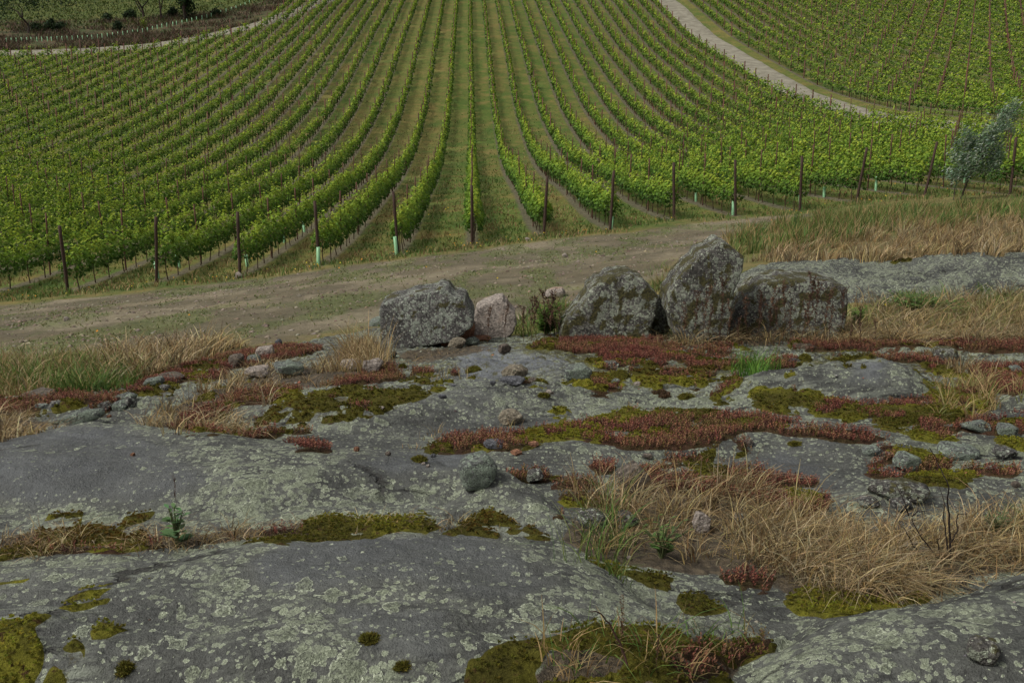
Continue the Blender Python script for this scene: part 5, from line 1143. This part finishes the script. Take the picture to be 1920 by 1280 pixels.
# green weeds
def weed(px, py, wpx, hpx, label, cat, cols, nstem=7, seed=1, lsz=.03, asp=.5, parts_named=True, bushy=1.0):
    wv, z = drop(px, py, 2.2); h = hpx / F * z; wd = wpx / F * z / 2; r = np.random.default_rng(seed); t = empty('weed', wv); tag(t, label, cat)
    S_ = []; Lf = []
    for q in range(nstem):
        a = r.random() * 6.28; rr = wd * (.15 + .85 * r.random()); e = np.array([math.cos(a) * rr, math.sin(a) * rr, h * (.5 + .5 * r.random())]); m = e * [.35, .35, .55]
        V, Fq = tube([(0, 0, -.01), m, e], [.004, .003, .002], 5, False); S_.append((V, Fq, jit(np.array([.10, .12, .05]), len(V), r, .2)))
        nl = int(18 * bushy); tt_ = np.linspace(.12, 1, nl); c = np.stack([np.interp(tt_, [0, .55, 1], [0, m[k], e[k]]) for k in range(3)], -1)
        az = np.arange(nl) * 2.4 + r.random(); out_ = np.stack([np.cos(az), np.sin(az), .5 + 0 * az], -1); sz = lsz * (1.25 - .7 * tt_) * (.8 + .4 * r.random(nl))
        nr = np.stack([-np.cos(az) * .5, -np.sin(az) * .5, 1 + 0 * az], -1); sd = np.stack([-np.sin(az), np.cos(az), 0 * az], -1)
        A = c; B = c + out_ * sz[:, None] * .5 + sd * sz[:, None] * asp * .5; D = c + out_ * sz[:, None] * .5 - sd * sz[:, None] * asp * .5; T = c + out_ * sz[:, None] * [1, 1, .6]
        Lf.append((np.stack([A, B, T, D], 1).reshape(-1, 3), np.arange(nl * 4).reshape(-1, 4), np.repeat(jit(cols, nl, r, .25), 4, 0)))
    V, Fq, cl = join(S_); mk('stems', V, Fq, M_GRASS, parent=t, cols=cl); V, Fq, cl = join(Lf); mk('leaves', V, Fq, M_LEAF, parent=t, cols=cl, smooth=False)
weed(332, 1024, 40, 78, 'small upright green weed with toothed leaves in the left crevice', 'weed', np.array([.11, .19, .08]), 6, 2, .05, .6, bushy=.42)
weed(1240, 1045, 110, 84, 'bushy green weed among the dry grass right of the near slab', 'weed', np.array([.12, .20, .06]), 14, 3, .04, .3, bushy=.35)
weed(1025, 628, 70, 66, 'green weedy bush between the pale boulder and the rounded one', 'weed', np.array([.10, .17, .035]), 26, 4, .07, .4, bushy=1.6)
weed(1606, 612, 40, 44, 'bright green weed at the right foot of the wide dark boulder', 'weed', np.array([.10, .20, .035]), 12, 5, .06, .5)
weed(1730, 588, 180, 34, 'low leafy green weeds below the far right slab', 'weed', np.array([.085, .15, .035]), 40, 6, .07, .5)
weed(1870, 1010, 60, 56, 'pale green weed at the right edge behind the dark twigs', 'weed', np.array([.10, .14, .06]), 9, 7, .04, .3, bushy=.5)
V, Fq, cl = patch([(1392,700),(1402,688),(1424,686),(1432,698),(1412,706)], 240, .20, .007, GREEN[:3], 350, .45, (0, 0), 0)
o = mk('grass_tuft', V, Fq, M_GRASS, cols=cl * [1, 1.3, .9], smooth=False); tag(o, 'vivid green grass tuft above the dome shaped slab', 'grass tuft')
# dark twiggy dead sapling and loose twigs
def twig_obj(name, base_px, branches, label, cat, r0=.006, col=(.022, .016, .014)):
    """branches: pixel offsets from the base, converted to metres in the upright plane of the plant, with some depth"""
    wv, z = drop(*base_px, 2.2); P_ = []; r = np.random.default_rng(5); t = empty(name, wv); tag(t, label, cat)
    for q, br in enumerate(branches):
        pts = np.array([((x - base_px[0]) / F * z, .03 * (r.random() - .5) * k, (base_px[1] - y) / F * z / math.cos(P)) for k, (x, y) in enumerate(br)])
        n = len(pts) * 3; s0 = np.linspace(0, 1, len(pts)); s1 = np.linspace(0, 1, n); pts = np.stack([np.interp(s1, s0, pts[:, k]) for k in range(3)], -1); pts[1:-1] += r.normal(size=(n - 2, 3)) * .0012
        k = r0 * (1 if q == 0 else .7); V, Fq = tube(pts, np.linspace(k, k * .3, n), 5, False); mk('branch', V, Fq, M_BARK, parent=t, cols=np.tile(np.array(col), (len(V), 1)))
twig_obj('dead_sapling', (1783, 1056), [[(1783,1056),(1776,1000),(1768,960),(1757,930),(1745,890),(1732,860),(1712,828)],[(1774,1030),(1766,990),(1760,960),(1755,935),(1748,905)],[(1757,1044),(1722,1005),(1698,970),(1690,955)],[(1737,1045),(1712,1025),(1690,990),(1679,978)],[(1768,1062),(1758,1035),(1748,1005),(1744,994)],[(1779,1013),(1788,990),(1791,965),(1790,950)],[(1692,960),(1680,935),(1668,905)],[(1698,962),(1712,955),(1725,952)]], 'dark leafless sapling with thin bent twigs in the right dry grass', 'dead sapling', .0042)
twig_obj('fallen_twig', (1262, 952), [[(1262,952),(1250,915),(1242,880)],[(1262,952),(1300,930),(1345,926)]], 'forked grey twig standing in the stonecrop and dry grass', 'twig', .004, (.09, .065, .05))
twig_obj('fallen_twig', (1180, 1262), [[(1180,1262),(1165,1210),(1140,1160),(1118,1126),(1095,1112)],[(1165,1210),(1150,1195)]], 'long thin brown stem arching over the near slab', 'twig', .0035, (.075, .04, .03))
twig_obj('fallen_twig', (1350, 640), [[(1350,640),(1360,610),(1372,580),(1380,545)],[(1350,640),(1330,655),(1310,668)]], 'thin pale stem leaning before the pointed boulder', 'twig', .006, (.20, .14, .09))

# ------------------------------------------------------------------ trees
def tree(name, base_px, zc, limbs, lcol, nleaf, lsize, spread, label, cat, group=None, asp=.5, r0=.06, wind=None, barkc=(.05, .038, .03), seed=0, weights=None, crown_pts=None, vert=1.0):
    r = np.random.default_rng(seed); b = unproj(np.array([base_px[0]]), np.array([base_px[1]]), np.array([zc]))[0]; b[2] = float(hg(b[0], b[1])); t = empty(name, b); tag(t, label, cat, group)
    by = proj(b[None])[1][0]
    P_ = []; ends = []
    def cvt(x, y, d=0): return np.array([(x - base_px[0]) / F * zc, d, (base_px[1] - y) / F * zc / math.cos(P)])
    for q, br in enumerate(limbs):
        pts = np.array([cvt(x, y, (r.random() - .5) * .4 * (k > 0) * zc / 30) for k, (x, y) in enumerate(br)]); n = len(pts) * 3; s0 = np.linspace(0, 1, len(pts)); s1 = np.linspace(0, 1, n)
        pts = np.stack([np.interp(s1, s0, pts[:, k]) for k in range(3)], -1); k = r0 * (1 if q == 0 else .6); V, Fq = tube(pts, np.linspace(k, k * .3, n), 6, False); P_.append((V, Fq, jit(np.array(barkc), len(V), r, .2)))
    V, Fq, cl = join(P_); V[:, 2] -= .05; mk('trunk', V, Fq, M_BARK, parent=t, cols=cl)
    if nleaf:
        cp = np.array([cvt(x, y, (r.random() - .5) * 2 * w_ / F * zc * .8) for x, y, w_ in crown_pts]); cw = np.array([w_ for _, _, w_ in crown_pts]) / F * zc
        # leaf clumps scattered inside each crown lobe, leaves round the clumps
        nc = max(8, nleaf // 45); pi = r.choice(len(cp), nc, p=cw ** 2 / (cw ** 2).sum()); dr = r.normal(size=(nc, 3)); dr /= np.linalg.norm(dr, axis=1)[:, None]; cl_c = cp[pi] + dr * cw[pi][:, None] * (.35 + .65 * r.random((nc, 1))) * [1, 1, vert]
        li = r.integers(0, nc, nleaf); c = cl_c[li] + r.normal(size=(nleaf, 3)) * spread
        nr = r.normal(size=(nleaf, 3)) + (c - cp[pi[li]]) * 1.2 / cw.mean()
        tone = (.7 + .6 * r.random(nc))[li]
        if wind is not None:
            ax = np.array(wind) + r.normal(size=(nleaf, 3)) * .35; ax /= np.linalg.norm(ax, axis=1)[:, None]; sd = np.cross(ax, r.normal(size=(nleaf, 3))); sd /= np.linalg.norm(sd, axis=1)[:, None]; s_ = (lsize * (.6 + .8 * r.random(nleaf)))[:, None]
            V = np.stack([c - ax * s_ * .5, c - sd * s_ * asp * .5, c + ax * s_ * .5, c + sd * s_ * asp * .5], 1).reshape(-1, 3); Fq = np.arange(nleaf * 4).reshape(-1, 4)
        else: V, Fq = leaves(c, nr / np.linalg.norm(nr, axis=1)[:, None], lsize * (.6 + .8 * r.random(nleaf)), r, asp)
        lc = np.atleast_2d(np.array(lcol)); ci = r.integers(0, len(lc), nleaf); mk('crown', V, Fq, M_LEAF, parent=t, cols=np.repeat(jit(lc[ci] * tone[:, None], nleaf, r, .25), 4, 0), smooth=False)
tree('windblown_tree', (1800, 372), 34.5, [[(1800,374),(1808,350),(1818,320),(1832,285),(1852,240),(1880,205)],[(1818,320),(1800,295),(1802,260)],[(1828,290),(1845,290),(1868,265)],[(1788,372),(1793,345),(1806,315)],[(1822,310),(1850,305),(1868,290)],[(1832,285),(1825,255),(1838,230)]],
     [[.09, .15, .08], [.055, .09, .045], [.36, .41, .33], [.12, .18, .10], [.20, .26, .17]], 9500, .11, .12, 'silvery green young tree leaning right in the wind at the vineyard corner', 'tree', asp=.24, r0=.035, wind=(.75, 0, .35), seed=21,
     crown_pts=[(x - 14, y + 6, w_ * .80) for x, y, w_ in [(1812,300,24),(1828,275,28),(1845,262,28),(1845,300,26),(1862,245,24),(1874,228,19),(1888,212,15),(1900,200,10),(1868,275,22),(1798,320,18),(1825,322,18),(1862,304,18),(1795,290,14),(1880,294,12),(1895,240,11),(1800,270,16),(1812,250,14),(1868,295,18)]])
FD = [[.022, .042, .014], [.035, .06, .02], [.015, .028, .012]]
def zfar(px, py): return drop(px, py, 60)[1]
tree('ivy_clad_tree', (348, 38), zfar(348, 38), [[(348,38),(349,10),(346,-30)],[(349,15),(355,-10),(360,-35)]], FD, 3600, .38, .5, 'dense dark ivy covered tree standing over the far gravel road', 'tree', seed=31, asp=.8, r0=.3, crown_pts=[(348,26,9),(350,12,14),(348,-4,16),(352,-22,18),(345,-40,22)])
tree('bare_trunk_tree', (266, 34), zfar(266, 34), [[(270,34),(268,18),(262,4),(256,-25)],[(268,16),(276,4),(280,-25)],[(266,24),(258,8),(250,-10)]], FD, 1400, .4, .7, 'dark leaning tree with forked trunk left of the ivy covered tree', 'tree', seed=32, asp=.8, r0=.22, crown_pts=[(256,-30,22),(275,-35,20),(262,-18,8)])
tree('bare_trunk_tree', (302, 36), zfar(302, 36), [[(302,37),(302,16),(298,0),(294,-25)],[(303,20),(311,6),(314,-22)]], FD, 1400, .4, .7, 'dark tree with two slender stems just beside the ivy covered tree', 'tree', seed=33, asp=.8, r0=.2, crown_pts=[(296,-30,18),(314,-32,18)])
tree('leaning_tree', (53, 63), zfar(53, 63), [[(53,64),(52,48),(46,34),(36,24),(22,18)],[(46,34),(44,20),(38,10)]], FD, 1300, .3, .8, 'thin bent tree with drooping dark crown at the top left', 'tree', seed=34, asp=.8, r0=.2, crown_pts=[(22,6,16),(45,0,18),(70,4,18),(0,10,16),(100,-4,14),(130,-2,10),(10,20,8)])
for q, (px, py, w_, h_, lb) in enumerate([(70,58,12,10,'small dark round bush left of the bigger roadside bush'),(96,58,20,18,'bigger dark round bush by the bent tree'),(113,56,10,9,'small bush at the right of the bigger roadside bush'),(202,40,8,10,'little bush on the brown scrub bank, left one'),(244,34,16,12,'bush on the scrub bank left of the forked tree'),(405,30,9,8,'small bush right of the ivy covered tree'),(222,58,7,18,'dark thin shrub on the brown bank'),(325,30,10,14,'shrub between the two stemmed and ivy covered trees')]):
    z_ = zfar(px, py); tree('bush', (px, py), z_, [[(px,py+1),(px,py-h_*.6)],[(px,py),(px+w_*.3,py-h_*.7)]], FD, 700, .32, .3, lb, 'bush', 'bushes on the far scrub bank', seed=40 + q, asp=.8, r0=.05, crown_pts=[(px-w_*.35,py-h_*.35,w_*.35),(px+w_*.35,py-h_*.35,w_*.35),(px,py-h_*.6,w_*.42)])
z_ = zfar(270, 56); tree('sapling', (270, 56), z_, [[(270,57),(270,48),(269,40)]], [[.16, .20, .03]], 160, .28, .25, 'pale yellow green sapling by the far gravel road', 'sapling', seed=60, r0=.04, crown_pts=[(270,50,2.5),(270,44,3)])
# dead brush bank and rough pasture beyond the far road
r = np.random.default_rng(77); X = -20 - 80 * r.random(26000); Y = yfar_at(X) + 7 + 34 * r.random(26000) ** 1.4; k = fbm(X * .2, Y * .2, seed=78) > -.15; X, Y = X[k], Y[k]; n = len(X)
V, Fq, cl = blades(X, Y, hg(X, Y), .5 + .7 * r.random(n), np.full(n, .12), jit(np.array([[.075, .045, .03], [.055, .032, .024], [.11, .075, .045], [.04, .06, .02], [.13, .09, .05]])[r.integers(0, 5, n)], n, r, .3), r, .9, 2)
o = mk('dead_brush', V, Fq, M_GRASS, cols=cl, smooth=False); tag(o, 'brown dead brush covering the bank beyond the far gravel road', 'brush', kind='stuff')
X = -15 - 110 * r.random(30000); Y = yfar_at(X) + 30 + 90 * r.random(30000); n = len(X)
V, Fq, cl = blades(X, Y, hg(X, Y), .25 + .35 * r.random(n), np.full(n, .22), jit(np.array([[.06, .085, .016], [.045, .068, .014], [.085, .10, .022]])[r.integers(0, 3, n)], n, r, .3), r, .9, 2)
o = mk('pasture_grass', V, Fq, M_GRASS, cols=cl, smooth=False); tag(o, 'rough pasture grass on the slope beyond the scrub bank', 'grass', kind='stuff')
print('done', time.time() - T0)
